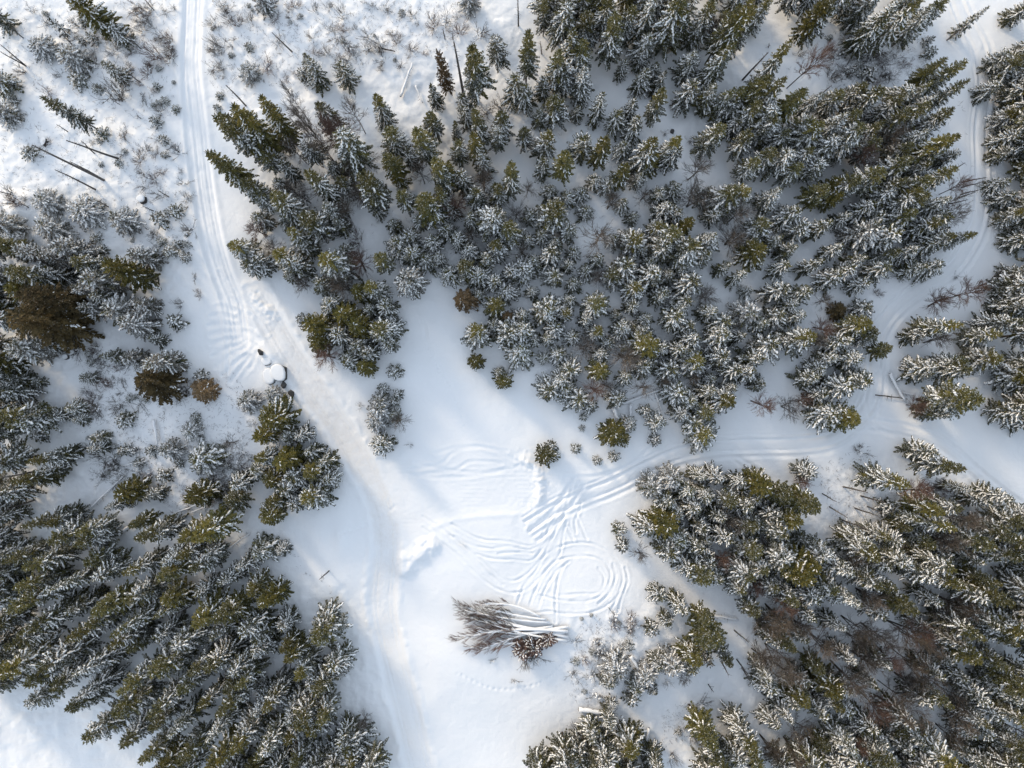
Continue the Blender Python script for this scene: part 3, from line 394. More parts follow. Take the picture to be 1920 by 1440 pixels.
# ---------------------------------------------------------------- tree builders
def spray(mb, p, d, L, w, mi, roll, rn):
    """One flat leaf-shaped spray of needles."""
    d = d / (np.linalg.norm(d) + 1e-9); up = np.array((0, 0, 1.0)); s = np.cross(d, up); s /= np.linalg.norm(s) + 1e-9
    u = np.cross(s, d); s = math.cos(roll) * s + math.sin(roll) * u
    mb.add([p, p + d * L * .45 + s * w, p + d * L - u * 0.12 * L, p + d * L * .45 - s * w], [(0, 1, 2, 3)], mi)
def lump(mb, p, d, a, b, h, mi, rn):
    """A small irregular pillow of snow."""
    d = np.array((d[0], d[1], d[2] * .7)); d = d / (np.linalg.norm(d) + 1e-9); s = np.cross(d, (0, 0, 1.0)); s /= np.linalg.norm(s) + 1e-9
    V = []; k = 6
    for i in range(k):
        g = 2 * math.pi * i / k; r = rn.uniform(.75, 1.2); V.append(p + d * a * math.cos(g) * r + s * b * math.sin(g) * r - np.array((0, 0, h * .3)))
    for i in range(k):
        g = 2 * math.pi * (i + .5) / k; r = rn.uniform(.5, .8); V.append(p + d * a * math.cos(g) * r * .8 + s * b * math.sin(g) * r * .8 + np.array((0, 0, h * rn.uniform(.5, .8))))
    V.append(p + np.array((0, 0, h * rn.uniform(.9, 1.2))))
    F = []
    for i in range(k):
        j = (i + 1) % k; F += [(i, j, k + i), (j, k + j, k + i), (k + i, k + j, 2 * k)]
    mb.add(V, F, mi)
def conifer(name, seed, h, r, cb=.15, snow=.55, bare=.0, nb=110, mats=('needle', 'green'), droop=.35, shape='cone', lumpy=1.0, trunk=True, thin=1.0, snowtop=0.0, ex=.70):
    """Trunk plus whorls of drooping boughs; bare is the share of the top without snow, snow the share of boughs loaded."""
    rn = random.Random(seed); root = empty(name); mb = MB()
    lean = np.array((rn.uniform(-.03, .03), rn.uniform(-.03, .03), 0)); lop = rn.uniform(0, 6.28); lopk = rn.uniform(.05, .28)
    for i in range(nb):
        t = ((i + rn.random()) / nb) ** .92; z0 = h * (cb + (1 - cb) * t * .97); az = i * 2.39996 + rn.uniform(-.35, .35)
        if shape == 'cone': prof = (1 - t) ** ex * (.8 + .2 * min(t / .15, 1)) + .05
        else: prof = math.sqrt(max(0.0, 1 - (1.25 * t - .3) ** 2)) * .93 + .07
        L = r * prof * rn.uniform(.72, 1.22) * (1 + lopk * math.cos(az - lop)); slope = -.12 + .75 * t ** 1.4 + rn.uniform(-.12, .12)
        if shape != 'cone': slope = .05 + .9 * t * t
        out = np.array((math.cos(az), math.sin(az), 0)); sd = np.array((-math.sin(az), math.cos(az), 0)); bend = rn.uniform(-.15, .15)
        f = lambda s: np.array((0, 0, z0)) + lean * z0 + out * L * s + sd * L * bend * s * s + np.array((0, 0, L * (slope * s - droop * (1 - .6 * t) * s * s)))
        barepart = t > 1 - bare + rn.uniform(-.12, .12); mi = 1 if barepart or rn.random() < .06 else 0
        loaded = rn.random() < (snow * .3 if barepart else min(.97, snow * .8 * (.45 + .7 * min(1.0, t / .3)) * (1 + .35 * math.cos(az - lop + 1)))); fleck = .7 if barepart else 1.0
        ns = max(3, int(L / .135 * thin)); 
        for k in range(ns):
            s = .12 + .86 * (k + rn.random() * .8) / ns; p = f(s); dd = f(min(s + .05, 1.05)) - f(s - .05); dd /= np.linalg.norm(dd) + 1e-9
            ls = (.17 + .25 * L * (1 - s) ** .8) * rn.uniform(.8, 1.25) * (1.25 if shape != 'cone' else 1.0); 
            for sg in (-1, 1):
                a = rn.uniform(.5, 1.05) * sg; d = dd * math.cos(a) + sd * math.sin(a) + np.array((0, 0, rn.uniform(-.25, .15) + (.35 if shape != 'cone' else 0)))
                spray(mb, p, d, ls, .055 + .05 * rn.random() + .03 * ls, mi, rn.uniform(-.6, .6), rn)
            if rn.random() < .4: spray(mb, p, dd + np.array((0, 0, .5)), ls * .8, .07, mi, rn.uniform(-1, 1), rn)
            if loaded and rn.random() < .86 * lumpy and s > .2:
                q = p + np.array((0, 0, .05)) + sd * rn.uniform(-.25, .25) * ls
                lump(mb, q, dd + sd * rn.uniform(-.6, .6), fleck * rn.uniform(.09, .20) * (.7 + .2 * min(L, 2.5)), fleck * rn.uniform(.06, .13), rn.uniform(.05, .12), 2, rn)
        spray(mb, f(.9), f(1.0) - f(.9), .35, .08, mi, 0, rn)
    for k in range(5):
        g = k * 1.256; spray(mb, np.array((0, 0, h * .955)) + lean * h, np.array((math.cos(g) * .3, math.sin(g) * .3, 1)), h * .05 + .1, .05, 1 if bare > 0 else 0, 0, rn)
    mb.build("crown", [M[mats[0]], M[mats[1]], M['snow']], root)
    tb = MB(); R0 = .035 + h * .011
    tb.tube([(0, 0, -.3), tuple(lean * h * .4 + np.array((0, 0, h * .4))), tuple(lean * h * .8 + np.array((0, 0, h * .8))), tuple(lean * h + np.array((0, 0, h * .97)))], [R0, R0 * .72, R0 * .3, .015], 6)
    tb.build("trunk", M['bark'], root)
    root['h'] = h; root['r'] = r; return root
def grow(mb, p, d, L, rad, lev, rn, spread, up, mi, kids, snowm=None):
    pts = [p]; q = p.copy(); dd = d.copy()
    for k in range(3):
        dd = dd + np.array((rn.uniform(-.12, .12), rn.uniform(-.12, .12), rn.uniform(-.06, .06) + up * .1)); dd /= np.linalg.norm(dd); q = q + dd * L / 3; pts.append(q)
    mb.tube(pts, [rad, rad * .8, rad * .55, max(rad * .3, .008)], 4 if rad > .05 else 3, mi, cap=False)
    if lev <= 0: return
    for k in range(kids[lev]):
        s = rn.uniform(.3, 1.0); i = min(int(s * 3), 2); b = pts[i] + (pts[i + 1] - pts[i]) * (s * 3 - i)
        a = rn.uniform(0, 6.283); ax = np.cross(dd, (math.cos(a), math.sin(a), .3)); ax /= np.linalg.norm(ax) + 1e-9
        nd = dd * math.cos(spread) + ax * math.sin(spread) + np.array((0, 0, up * .25)); nd /= np.linalg.norm(nd)
        grow(mb, b, nd, L * rn.uniform(.4, .65), rad * .5, lev - 1, rn, spread, up, mi, kids)
def broadleaf(name, seed, h, r, mat='twig', stems=1, kids=(0, 6, 7, 9), tm='bark', base=.35):
    rn = random.Random(seed); root = empty(name); cb, tb = MB(), MB()
    for sidx in range(stems):
        a0 = rn.uniform(0, 6.28); ln = np.array((math.cos(a0), math.sin(a0), 0)) * (.0 if stems == 1 else rn.uniform(.15, .4) * r)
        R0 = .03 + h * .009; pts = [np.array((0, 0, -.3))] + [np.array((rn.uniform(-.12, .12), rn.uniform(-.12, .12), h * s)) + ln * s * 1.6 for s in (.3, .6, .9)]
        tb.tube(pts, [R0, R0 * .75, R0 * .45, .02], 5)
        n = int(22 / stems ** .5)
        for k in range(n):
            s = base + (.9 - base) * (k + rn.random()) / n; i = 1 if s < .6 else 2; f = (s - .3 * i) / .3; p = pts[i] + (pts[i + 1] - pts[i]) * f
            a = k * 2.4 + rn.uniform(-.4, .4); e = .35 + .9 * (s - base) / (.9 - base); d = np.array((math.cos(a) * math.cos(e), math.sin(a) * math.cos(e), math.sin(e)))
            grow(cb, p, d, r * rn.uniform(.6, 1.05) * (1.15 - .45 * s), .025 + R0 * .22, 2, rn, .6, .25, 0, kids)
    cb.build("crown", M[mat], root); tb.build("trunk", M[tm], root); root['h'] = h; root['r'] = r; return root
def shrub(name, seed, h, r, mat='brush', n=16, snow=True):
    """A fan of bare stems from the snow, one mesh, with clots of snow caught in it."""
    rn = random.Random(seed); mb = MB()
    for k in range(n):
        a = rn.uniform(0, 6.283); e = rn.uniform(.5, 1.3); d = np.array((math.cos(a) * math.cos(e), math.sin(a) * math.cos(e), math.sin(e)))
        grow(mb, np.array((rn.uniform(-.25, .25) * r, rn.uniform(-.25, .25) * r, -.1)), d, h * rn.uniform(.6, 1.0), .035, 2, rn, .5, .2, 0, (0, 4, 4))
    if snow:
        for k in range(12):
            a = rn.uniform(0, 6.283); q = rn.uniform(0, .8) * r; lump(mb, np.array((math.cos(a) * q, math.sin(a) * q, rn.uniform(.2, .7) * h)), (rn.uniform(-1, 1), rn.uniform(-1, 1), 0), rn.uniform(.1, .22), .1, .1, 1, rn)
    o = mb.build(name, [M[mat], M['snow']]); o['h'] = h; o['r'] = r; return o
PROTO = {
 'S': [conifer('spruce_tree', 100 + k, 12, 2.3, cb, sn, (.28, .12, .0, .35, .2, .3, .0)[k], (125, 105, 140, 110, 130, 120, 100)[k], droop=dr, ex=(.7, .55, .85, .6, .95, .75, .5)[k]) for k, (cb, sn, dr) in enumerate(((.12, .75, .4), (.2, .6, .3), (.08, .85, .45), (.25, .55, .3), (.15, .7, .5), (.1, .9, .35), (.3, .6, .4)))],
 'Y': [conifer('young_spruce', 130 + k, 6.5, 2.2, .05, sn, .0, (95, 75, 110, 85, 70, 100, 90)[k], droop=dr, lumpy=1.1, ex=(.7, .5, .9, .6, .45, .8, 1.0)[k]) for k, (sn, dr) in enumerate(((.7, .3), (.85, .2), (.6, .35), (.8, .45), (.75, .15), (.9, .3), (.55, .25)))],
 'G': [conifer('fir_tree', 160 + k, 14, 2.3, cb, sn, ba, 130, mats=mt, droop=dr) for k, (cb, sn, ba, dr, mt) in enumerate(((.15, .55, .35, .3, ('needle', 'green')), (.25, .5, .45, .25, ('needle', 'green')), (.12, .65, .3, .4, ('needle', 'olive')), (.3, .4, .5, .3, ('green', 'green')), (.1, .7, .25, .35, ('needle', 'olive')), (.2, .5, .4, .3, ('green', 'olive'))))],
 'W': [conifer('white_spruce', 190 + k, 6, 2.1, .03, .98, .0, 80, droop=.25, lumpy=1.6) for k in range(3)],
 'P': [conifer('pine_tree', 200 + k, 5, 2.5, .02, sn, .0, 110, mats=('grey', 'needle'), droop=.15, ex=.5, thin=.9) for k, sn in enumerate((.7, .8, .6))],
 'O': [conifer('olive_pine', 210 + k, 8, 2.4, .12, sn, ba, 130, mats=('green', 'olive'), droop=.08, thin=1.15, ex=.5) for k, (sn, ba) in enumerate(((.5, .55), (.65, .4), (.4, .65)))],
 'B': [conifer('withered_tree', 220 + k, 10, 2.5, .1, .1, .6, 120, mats=('rust', 'rust'), droop=.1, thin=1.1, lumpy=.5, ex=.55) for k in range(2)],
 'D': [broadleaf('bare_tree', 230 + k, 9, 2.4, mt, st, tm='bark') for k, (mt, st) in enumerate((('twig', 1), ('brush', 2), ('twig', 3), ('redtwig', 2), ('brush', 1)))],
 's': [conifer('sapling', 240 + k, 2.4, 1.1, .0, sn, .0, 34, mats=('needle', 'grey'), droop=.2, thin=.9, lumpy=1.2) for k, sn in enumerate((.8, .95, .7, .9))],
 'A': [conifer('amber_tree', 275 + k, 6, 2.0, .08, .35, .5, 100, mats=('amber', 'amber'), droop=.1, ex=.5, lumpy=.6) for k in range(2)],
 'R': [conifer('brown_bush', 270, 2.4, 1.6, .0, .9, .0, 46, mats=('redtwig', 'grey'), droop=.1, shape='dome', thin=.8)],
 'T': [shrub('twig_shrub', 250 + k, 1.6, 1.0, mt, nn) for k, (mt, nn) in enumerate((('brush', 12), ('twig', 15), ('brush', 9), ('redtwig', 14), ('twig', 7)))],
}
# ---------------------------------------------------------------- landmarks that the labels refer to (pixels)
LM = [("the felled birches", 960, 1170), ("the white snow heap by the road", 785, 1040), ("the snow-capped boulders by the road", 515, 700), ("the big russet tree", 258, 716),
 ("the large dark brown tree", 25, 590), ("the orange-brown tree at the clearing", 868, 560), ("the round olive pine alone in the clearing", 1020, 853), ("the star-shaped fir by the road", 715, 830),
 ("the forked white log", 1205, 745), ("the thick log beside the forest track", 1680, 726), ("the three-way track fork", 1610, 810), ("the tyre-track loop", 1100, 1085),
 ("the dark timber bench", 705, 1405), ("the three long leaning poles", 150, 320), ("the dark grove beside the upper trail", 445, 250), ("the fir on twin bare trunks", 697, 185),
 ("the small pinkish tree on its thin stem", 825, 115), ("the tallest dark fir at the top clearing", 885, 110), ("the bright olive fir in mid forest", 1047, 395), ("the tangled grey bare tree", 1120, 448),
 ("the white-plastered spruce", 948, 548), ("the pointed olive fir near the track fork", 1800, 750), ("the two parallel white logs", 345, 957), ("the long white leaning log", 190, 930),
 ("the olive pine at the clearing's eastern side", 1242, 980), ("the slim white log in the lower wood", 1209, 1392), ("the stubby white log at the clearing", 1110, 1330), ("the snow gap at the lower eastern edge", 1905, 1150),
 ("the dark firs leaning over the top edge", 1400, 30), ("the narrow olive fir by the track bend", 1780, 608), ("the open snowfield in the bottom corner", 60, 1390), ("the pair of long pointed firs", 1745, 890),
 ("the brown bare thicket", 1690, 1210), ("the two olive firs at the bottom edge", 1378, 1390), ("the narrow snow glade", 1275, 190), ("the forest track along the eastern edge", 1842, 330),
 ("the broad olive fir in the eastern wood", 1490, 640), ("the wide snow-dotted fir", 272, 1275), ("the olive pine above the road", 522, 786), ("the dark log lying on open snow", 725, 95),
 ("the middle of the great northern wood", 1230, 560), ("the snowy wood's northern edge", 1130, 190), ("the eastern wood's thick middle", 1640, 300), ("the lower wood's dark heart", 1620, 1340), ("the leaning south-western firs", 360, 1150), ("the western edge thicket", 130, 500), ("the small grove between road and clearing", 680, 620), ("the wood's western corner", 600, 380)]
DIRS = ["east", "north-east", "north", "north-west", "west", "south-west", "south", "south-east"]
ORD = ["first", "second", "third", "fourth", "fifth", "sixth", "seventh", "eighth", "ninth", "tenth", "eleventh", "twelfth", "thirteenth", "fourteenth", "fifteenth", "sixteenth"]
PLACED = []                # (object, noun, descriptor, px, py)
def give_labels():
    cells = {}
    for o, noun, desc, px, py in PLACED:
        d = [math.hypot(px - x, py - y) for _, x, y in LM]; k = int(np.argmin(d)); 
        sec = int(round(math.atan2(-(py - LM[k][2]), px - LM[k][1]) / (math.pi / 4))) % 8
        if d[k] < 14: sec = -1
        cells.setdefault((k, sec, noun.split()[-1]), []).append((d[k], desc, o))
    for (k, sec, noun), v in cells.items():
        v.sort(key=lambda q: q[0])
        for i, (_, desc, o) in enumerate(v):
            where = ("standing at " if sec < 0 else DIRS[sec] + " of ") + LM[k][0]
            o['label'] = f"{desc}, {ORD[min(i, 15)] + ' ' if len(v) > 1 else 'only '}{noun.split()[-1]} {where}"
KIND = {'S': ("spruce", "tree", "tall snow-laden spruces of the wood"), 'Y': ("young spruce", "tree", "young spruces of the wood"), 'W': ("white spruce", "tree", "snow-plastered spruces"), 'G': ("fir", "tree", "green-tipped firs of the wood"),
 'P': ("pine", "tree", "bushy snowy pines"), 'O': ("olive pine", "tree", "olive pines with little snow"), 'B': ("withered tree", "tree", "withered russet trees"), 'A': ("amber tree", "tree", "small amber-brown trees"), 'D': ("bare tree", "tree", "bare broadleaf trees"),
 's': ("sapling", "young tree", "saplings poking from the snow"), 'T': ("twig shrub", "shrub", "twig shrubs poking from the snow")}
DESC = {'S': ["snowy tall spruce", "dark frosted spruce", "snow-heavy spruce", "thin-crowned spruce", "drooping spruce", "white-tufted spruce", "high-crowned spruce"],
 'Y': ["low frosted spruce", "low white-tufted spruce", "dark low spruce", "drooping low spruce", "flat-boughed low spruce", "snow-heavy low spruce", "sparsely snowed low spruce"],
 'W': ["white plastered spruce"] * 3, 'G': ["green-tipped fir", "long-tipped green fir", "olive-tipped snowy fir", "dark green fir", "snowy fir, olive tip", "olive green fir"],
 'P': ["bushy frosted pine", "rounded white pine", "bushy grey pine"], 'O': ["olive pine", "snow-flecked olive pine", "bare olive pine"], 'B': ["rust-brown withered tree", "dull brown withered tree"],
 'A': ["amber-brown small tree", "tan-brown small tree"], 'D': ["grey leafless tree", "twin-stemmed leafless tree", "many-stemmed leafless tree", "reddish leafless tree", "brown leafless tree"], 's': ["small frosted sapling", "small white sapling", "small dark sapling", "small snowy sapling"],
 'T': ["dark twig shrub", "greyish twig shrub", "thin twig shrub", "reddish twig shrub", "sparse twig shrub"]}
used = {}
rp = random.Random(5)
def plant(px, py, h, r, t):
    if h < 10 and t not in 'sT':                 # low trees are noted by the middle of the crown, tall ones by the tip
        g = 1 / (1 - .5 * h / CAMH); px, py = 960 + (px - 960) * g, 720 + (py - 720) * g
    if t == 'S' and h <= 8.5: t = 'Y'
    protos = PROTO[t]; k = rp.randrange(len(protos)); p = protos[k]
    f = 1 - h / CAMH; x, y = wx(px) * f, wy(py) * f
    if (t, k) not in used: used[(t, k)] = 1; o = p
    else: o = dup(p)
    o.location = (x, y, gz(x, y) - .05); o.rotation_euler = (rp.uniform(-.03, .03), rp.uniform(-.03, .03), rp.uniform(0, 6.283))
    q = r / p['r'] * (rp.uniform(.74, 1.28) if t in 'YW' else rp.uniform(.82, 1.2) if t in 'SG' else rp.uniform(.96, 1.12)); o.scale = (q, q * rp.uniform(.92, 1.08), h / p['h'] * rp.uniform(.9, 1.25))
    noun, cat, grp = KIND[t]; o['category'] = cat; o['group'] = grp
    PLACED.append((o, noun, DESC[t][k], px, py)); return o
spots = []
for rec in TREES.strip().replace("\n", ";").split(";"):
    x, y, h, r, t = rec.split(); x, y = float(x), float(y)
    if x < 330 and 370 < y < 700 and t == 'S' and float(h) <= 9 and rp.random() < .6: t = 'P'
    if 60 < y < 480 and x > 1850: x += 50
    if x < 340 and 430 < y < 970 and t in 'SP': r = float(r) * .82
    if 100 < y < 480 and 1765 < x <= 1850: x -= 26
    plant(float(x), float(y), float(h), float(r), t); spots.append((float(x), float(y), float(r) * PPM))
def inside(px, py, P):
    c = False
    for (x0, y0), (x1, y1) in zip(P, P[1:] + P[:1]):
        if (y0 > py) != (y1 > py) and px < (x1 - x0) * (py - y0) / (y1 - y0) + x0: c = not c
    return c
rf = random.Random(12); UNDER = []
for gap, kinds, hh, rr, P in FILLS:
    xs, ys = [p[0] for p in P], [p[1] for p in P]
    for _ in range(1500):
        px, py = rf.uniform(min(xs), max(xs)), rf.uniform(min(ys), max(ys))
        if not inside(px, py, P) or any((px - a) ** 2 + (py - b) ** 2 < max(gap * .8, c * .85) ** 2 for a, b, c in spots): continue
        t = rf.choice(kinds); r = rf.uniform(*rr)
        if t == 'Y': UNDER.append((px, py, rf.uniform(*hh), r)); spots.append((px, py, r * PPM)); continue
        plant(px, py, rf.uniform(*hh), r, t); spots.append((px, py, r * PPM))
for nT, ns, P in SCRUB:
    xs, ys = [p[0] for p in P], [p[1] for p in P]; k = 0
    for _ in range(3000):
        if k >= nT + ns: break
        px, py = rf.uniform(min(xs), max(xs)), rf.uniform(min(ys), max(ys))
        if not inside(px, py, P) or any((px - a) ** 2 + (py - b) ** 2 < (c * .7 + 2) ** 2 for a, b, c in spots) or vnoise(9.0, 301, np.array(wx(px)), np.array(wy(py))) < rf.uniform(-.35, .45): continue
        r = rf.uniform(.35, 1.0) * (1.25 if k < nT else .9); plant(px, py, r * rf.uniform(.9, 1.8), r, 'T' if k < nT else 's'); spots.append((px, py, r * PPM)); k += 1
def merge_under():
    src = []
    for p in PROTO['Y'][:4]:
        me = p.children[0].data; n = len(me.vertices); co = np.empty(n * 3, np.float32); me.vertices.foreach_get("co", co); L = len(me.loops); li = np.empty(L, np.int32); me.loops.foreach_get("vertex_index", li)
        P = len(me.polygons); ls = np.empty(P, np.int32); mi = np.empty(P, np.int32); me.polygons.foreach_get("loop_start", ls); me.polygons.foreach_get("material_index", mi); src.append((co.reshape(-1, 3), li, ls, mi, p['h'], p['r'], me))
    C, LI, LS, MI, nv, nl = [], [], [], [], 0, 0
    for k, (px, py, h, r) in enumerate(UNDER):
        co, li, ls, mi, h0, r0, me0 = src[k % 4]; f = 1 - h / CAMH; x, y = wx(px) * f, wy(py) * f; a = k * 2.1; c, s_ = math.cos(a), math.sin(a); q = r / r0
        C.append(np.stack([x + q * (co[:, 0] * c - co[:, 1] * s_), y + q * (co[:, 0] * s_ + co[:, 1] * c), co[:, 2] * h / h0 + gz(x, y)], 1)); LI.append(li + nv); LS.append(ls + nl); MI.append(mi); nv += len(co); nl += len(li)
    me = bpy.data.meshes.new("understory"); me.vertices.add(nv); me.vertices.foreach_set("co", np.concatenate(C).astype(np.float32).ravel()); me.loops.add(nl); me.loops.foreach_set("vertex_index", np.concatenate(LI).astype(np.int32))
    ls = np.concatenate(LS); me.polygons.add(len(ls)); me.polygons.foreach_set("loop_start", ls.astype(np.int32)); me.polygons.foreach_set("material_index", np.concatenate(MI).astype(np.int32))
    for m in src[0][6].materials: me.materials.append(m)
    me.update(); me.validate(); o = bpy.data.objects.new("understory_spruces", me); COL.objects.link(o); tag(o, "low frosted spruces half hidden between the taller trees of the woods", "understory", kind="stuff")
merge_under()
for t, v in PROTO.items():                      # sources that no spot asked for
    for k, p in enumerate(v):
        if t != 'R' and (t, k) not in used:
            for c in list(p.children): bpy.data.objects.remove(c)
            bpy.data.objects.remove(p)
# dead poles: leaning or upright bare trunks, given by tip and base
def pole(tx, ty, bx, by):
    bX, bY = wx(bx), wy(by); rt, rb = math.hypot(tx - 960, ty - 720), math.hypot(bx - 960, by - 720)
    h = max(1.5, min(22.0, CAMH * (1 - rb / max(rt, rb + 1)))); f = 1 - h / CAMH; dx, dy = wx(tx) * f - bX, wy(ty) * f - bY
    lim = .35 * h; q = math.hypot(dx, dy)
    if q > lim: dx, dy = dx * lim / q, dy * lim / q
    rn = random.Random(int(bx * 7 + by)); mb = MB(); R0 = .07 + .009 * h; p = [np.array((dx * s + rn.uniform(-.06, .06) * s, dy * s + rn.uniform(-.06, .06), h * s - (.3 if s == 0 else 0))) for s in (0, .35, .7, 1.0)]
    mb.tube(p, [R0, R0 * .85, R0 * .65, R0 * .4], 6); bb = mb
    for k in range(5 + int(h)):
        s = rn.uniform(.3, .97); a = rn.uniform(0, 6.283); i = min(int(s / .35), 2); b0 = p[0] * (1 - s) + p[3] * s
        bb.tube([b0, b0 + np.array((math.cos(a), math.sin(a), rn.uniform(-.2, .3))) * rn.uniform(.25, .8)], [.03, .012], 3, 1, cap=False)
    root = mb.build("dead_trunk", [M['pole'], M['twig']], None, False, (bX, bY, gz(bX, bY)))
    tag(root, None, "dead tree", "dead branchless trunks"); PLACED.append((root, "dead trunk", "tall bare leaning trunk" if h > 9 else "short bare dead trunk", tx, ty))
for rec in POLES.replace("\n", ";").split(";"): pole(*map(float, rec.split()))
# fallen logs
def log(x0, y0, x1, y1, th, snow):
    A, B = np.array((wx(x0), wy(y0))), np.array((wx(x1), wy(y1))); L = np.linalg.norm(B - A); rn = random.Random(int(x0 + y0)); c = (A + B) / 2
    root = empty("fallen_log", (c[0], c[1], max(gz(*A), gz(*B), gz(*c)))); r0 = th * .42; N = 9; P = []
    for k in range(N):
        s = k / (N - 1); q = (A + (B - A) * s) - c; P.append(np.array((q[0] + rn.uniform(-.06, .06), q[1] + rn.uniform(-.06, .06), r0 * .9 + .25)))
    mb = MB(); mb.tube(P, [r0 * (1 - .45 * k / (N - 1)) for k in range(N)], 8); bb = mb
    if snow:
        sb = MB(); V = []; d = (B - A) / L; s_ = np.array((-d[1], d[0]))
        for k, p in enumerate(P):
            w = r0 * (1.15 - .4 * k / (N - 1)) * rn.uniform(.85, 1.15)
            for g in range(7):
                a = math.pi * g / 6; V.append((p[0] + s_[0] * w * math.cos(a), p[1] + s_[1] * w * math.cos(a), p[2] + r0 * .25 + (w * .75 + .06) * math.sin(a) * rn.uniform(.9, 1.1)))
        F = [(k * 7 + g, k * 7 + g + 1, k * 7 + g + 8, k * 7 + g + 7) for k in range(N - 1) for g in range(6)]
        F += [tuple(range(6, -1, -1)), tuple((N - 1) * 7 + g for g in range(7))]
        sb.add(V, F); sb.build("snow_cap", M['snowcap'], root, True)
    for k in range(int(L * 1.2)):
        s = rn.uniform(.25, 1); i = int(s * (N - 1) * .999); a = rn.uniform(-1.2, 1.2) + math.atan2(B[1] - A[1], B[0] - A[0]) + rn.choice((-.7, .7))
        q = P[i]; bb.tube([q, q + np.array((math.cos(a), math.sin(a), rn.uniform(.05, .5))) * rn.uniform(.3, .9)], [.04, .015], 3, 1, cap=False)
    mb.build("trunk", [M['bark'], M['twig']], root)
    tag(root, None, "fallen tree", "fallen trunks under snow"); PLACED.append((root, "fallen log", ("thick " if th > .5 else "slender ") + ("snow-topped fallen log" if snow else "dark fallen log"), (x0 + x1) / 2, (y0 + y1) / 2))
for rec in LOGS.split(";"): log(*map(float, rec.split()))
give_labels()

# ---------------------------------------------------------------- felled birches, one thing each
FELLED = [(1058,1184,864,1130,.19), (1066,1192,876,1153,.18), (1050,1176,884,1168,.17), (1064,1180,858,1193,.19), (1045,1186,882,1208,.15), (1030,1164,872,1140,.14), (1012,1153,900,1131,.13), (1062,1198,892,1156,.15), (1036,1172,905,1178,.14), (1066,1172,900,1214,.16), (1024,1158,915,1136,.12)]
def felled(i, x0, y0, x1, y1, r0):
    rn = random.Random(900 + i); A, B = np.array((wx(x0), wy(y0))), np.array((wx(x1), wy(y1))); d = (B - A); L = np.linalg.norm(d); d /= L; s_ = np.array((-d[1], d[0]))
    root = empty("felled_birch", (A[0], A[1], gz(*A))); z0 = gz(*A); lift = .25 + .12 * (i % 4); bow = rn.uniform(-1.0, 1.0)
    def at(s):
        q = d * L * s + s_ * bow * math.sin(s * 3.1); X = A + q; return np.array((q[0], q[1], max(gz(*X) - z0, -.3) + lift + .5 * s))
    N = 12; P = [at(k / (N - 1)) for k in range(N)]; rad = [r0 * (1 - .86 * k / (N - 1)) + .015 for k in range(N)]
    tb = MB(); tb.tube(P, rad, 6); tb.build("trunk", M['bark'], root, True)
    sb = MB(); V = []
    for k, p in enumerate(P):
        w = rad[k] * 1.1 + .05
        for g in range(5):
            a = math.pi * g / 4; V.append((p[0] + s_[0] * w * math.cos(a), p[1] + s_[1] * w * math.cos(a), p[2] + rad[k] * .35 + (w + .05) * math.sin(a)))
    sb.add(V, [(k * 5 + g, k * 5 + g + 1, k * 5 + g + 6, k * 5 + g + 5) for k in range(N - 1) for g in range(4)] + [(4, 3, 2, 1, 0), tuple((N - 1) * 5 + g for g in range(5))])
    cb = MB()
    for k in range(30):
        s = .40 + .60 * ((k + rn.random()) / 30) ** .62; p = at(s); a = rn.uniform(.12, .55) * rn.choice((-1, 1)); l = L * rn.uniform(.09, .20) * (1.2 - .75 * s)
        v = d * math.cos(a) + s_ * math.sin(a); dv = np.array((v[0], v[1], rn.uniform(0, .3))); dv /= np.linalg.norm(dv); rb = .042 * (1.2 - .5 * s)
        grow(cb, p, dv, l, rb, 2, rn, .24, .05, 0, (0, 6, 6))
        if s < .9 and k % 2 == 0:
            e = p + dv * l * .8; w = .07; q = np.cross(dv, (0, 0, 1.0)); sb.add([p + q * w + (0, 0, rb), p + (0, 0, rb + .12), p - q * w + (0, 0, rb), e + q * .05 + (0, 0, rb + .04), e + (0, 0, rb + .09), e - q * .05 + (0, 0, rb + .04)], [(0, 1, 4, 3), (1, 2, 5, 4)])
    cb.build("twig_crown", M['redtwig'] if i in (0, 1, 2, 3, 4, 6, 8, 9) else M['twig'], root); sb.build("snow_cap", M['snowcap'], root, True)
    return root
words_f = ["uppermost long felled birch, its crown fanning highest", "long felled birch just under the uppermost one", "felled birch ending in the darkest red-brown brush", "felled birch reaching farthest west with the longest brown crown", "felled birch whose crown lies along the pile's underside",
 "felled birch in the upper half, crown tucked below the highest fan", "short slender felled birch on the pile's upper rim", "felled birch crossing the pile's middle with grey twigs", "straight felled birch beside the reddish brush, butt at the trunk ends", "lowest felled birch, its butt sticking out farthest south-east", "shortest thin felled birch along the pile's northern outline"]
for i, f in enumerate(FELLED): tag(felled(i, *f), words_f[i], "felled tree", "felled birches in the clearing")
for (px, py, r, h, k, lab) in ((978, 1211, 1.7, 2.6, 0, "brown and white pine bush below the felled birches, the western one"), (1003, 1207, 1.7, 2.6, 1, "brown tinged pine bush touching the felled birch trunks from below"), (1028, 1192, 1.3, 2.0, 2, "small frosted bush half under the felled birch butts")):
    o = PROTO['R'][0] if k == 0 else dup(PROTO['R'][0]); x, y = wx(px), wy(py); o.location = (x, y, gz(x, y) - .05); q = r / 1.6; o.scale = (q, q, h / 2.4); o.rotation_euler = (0, 0, k * 2.0); tag(o, lab, "bush", "bushes below the felled birches")
shr = [q[0] for q in PLACED if q[1] == "twig shrub"]
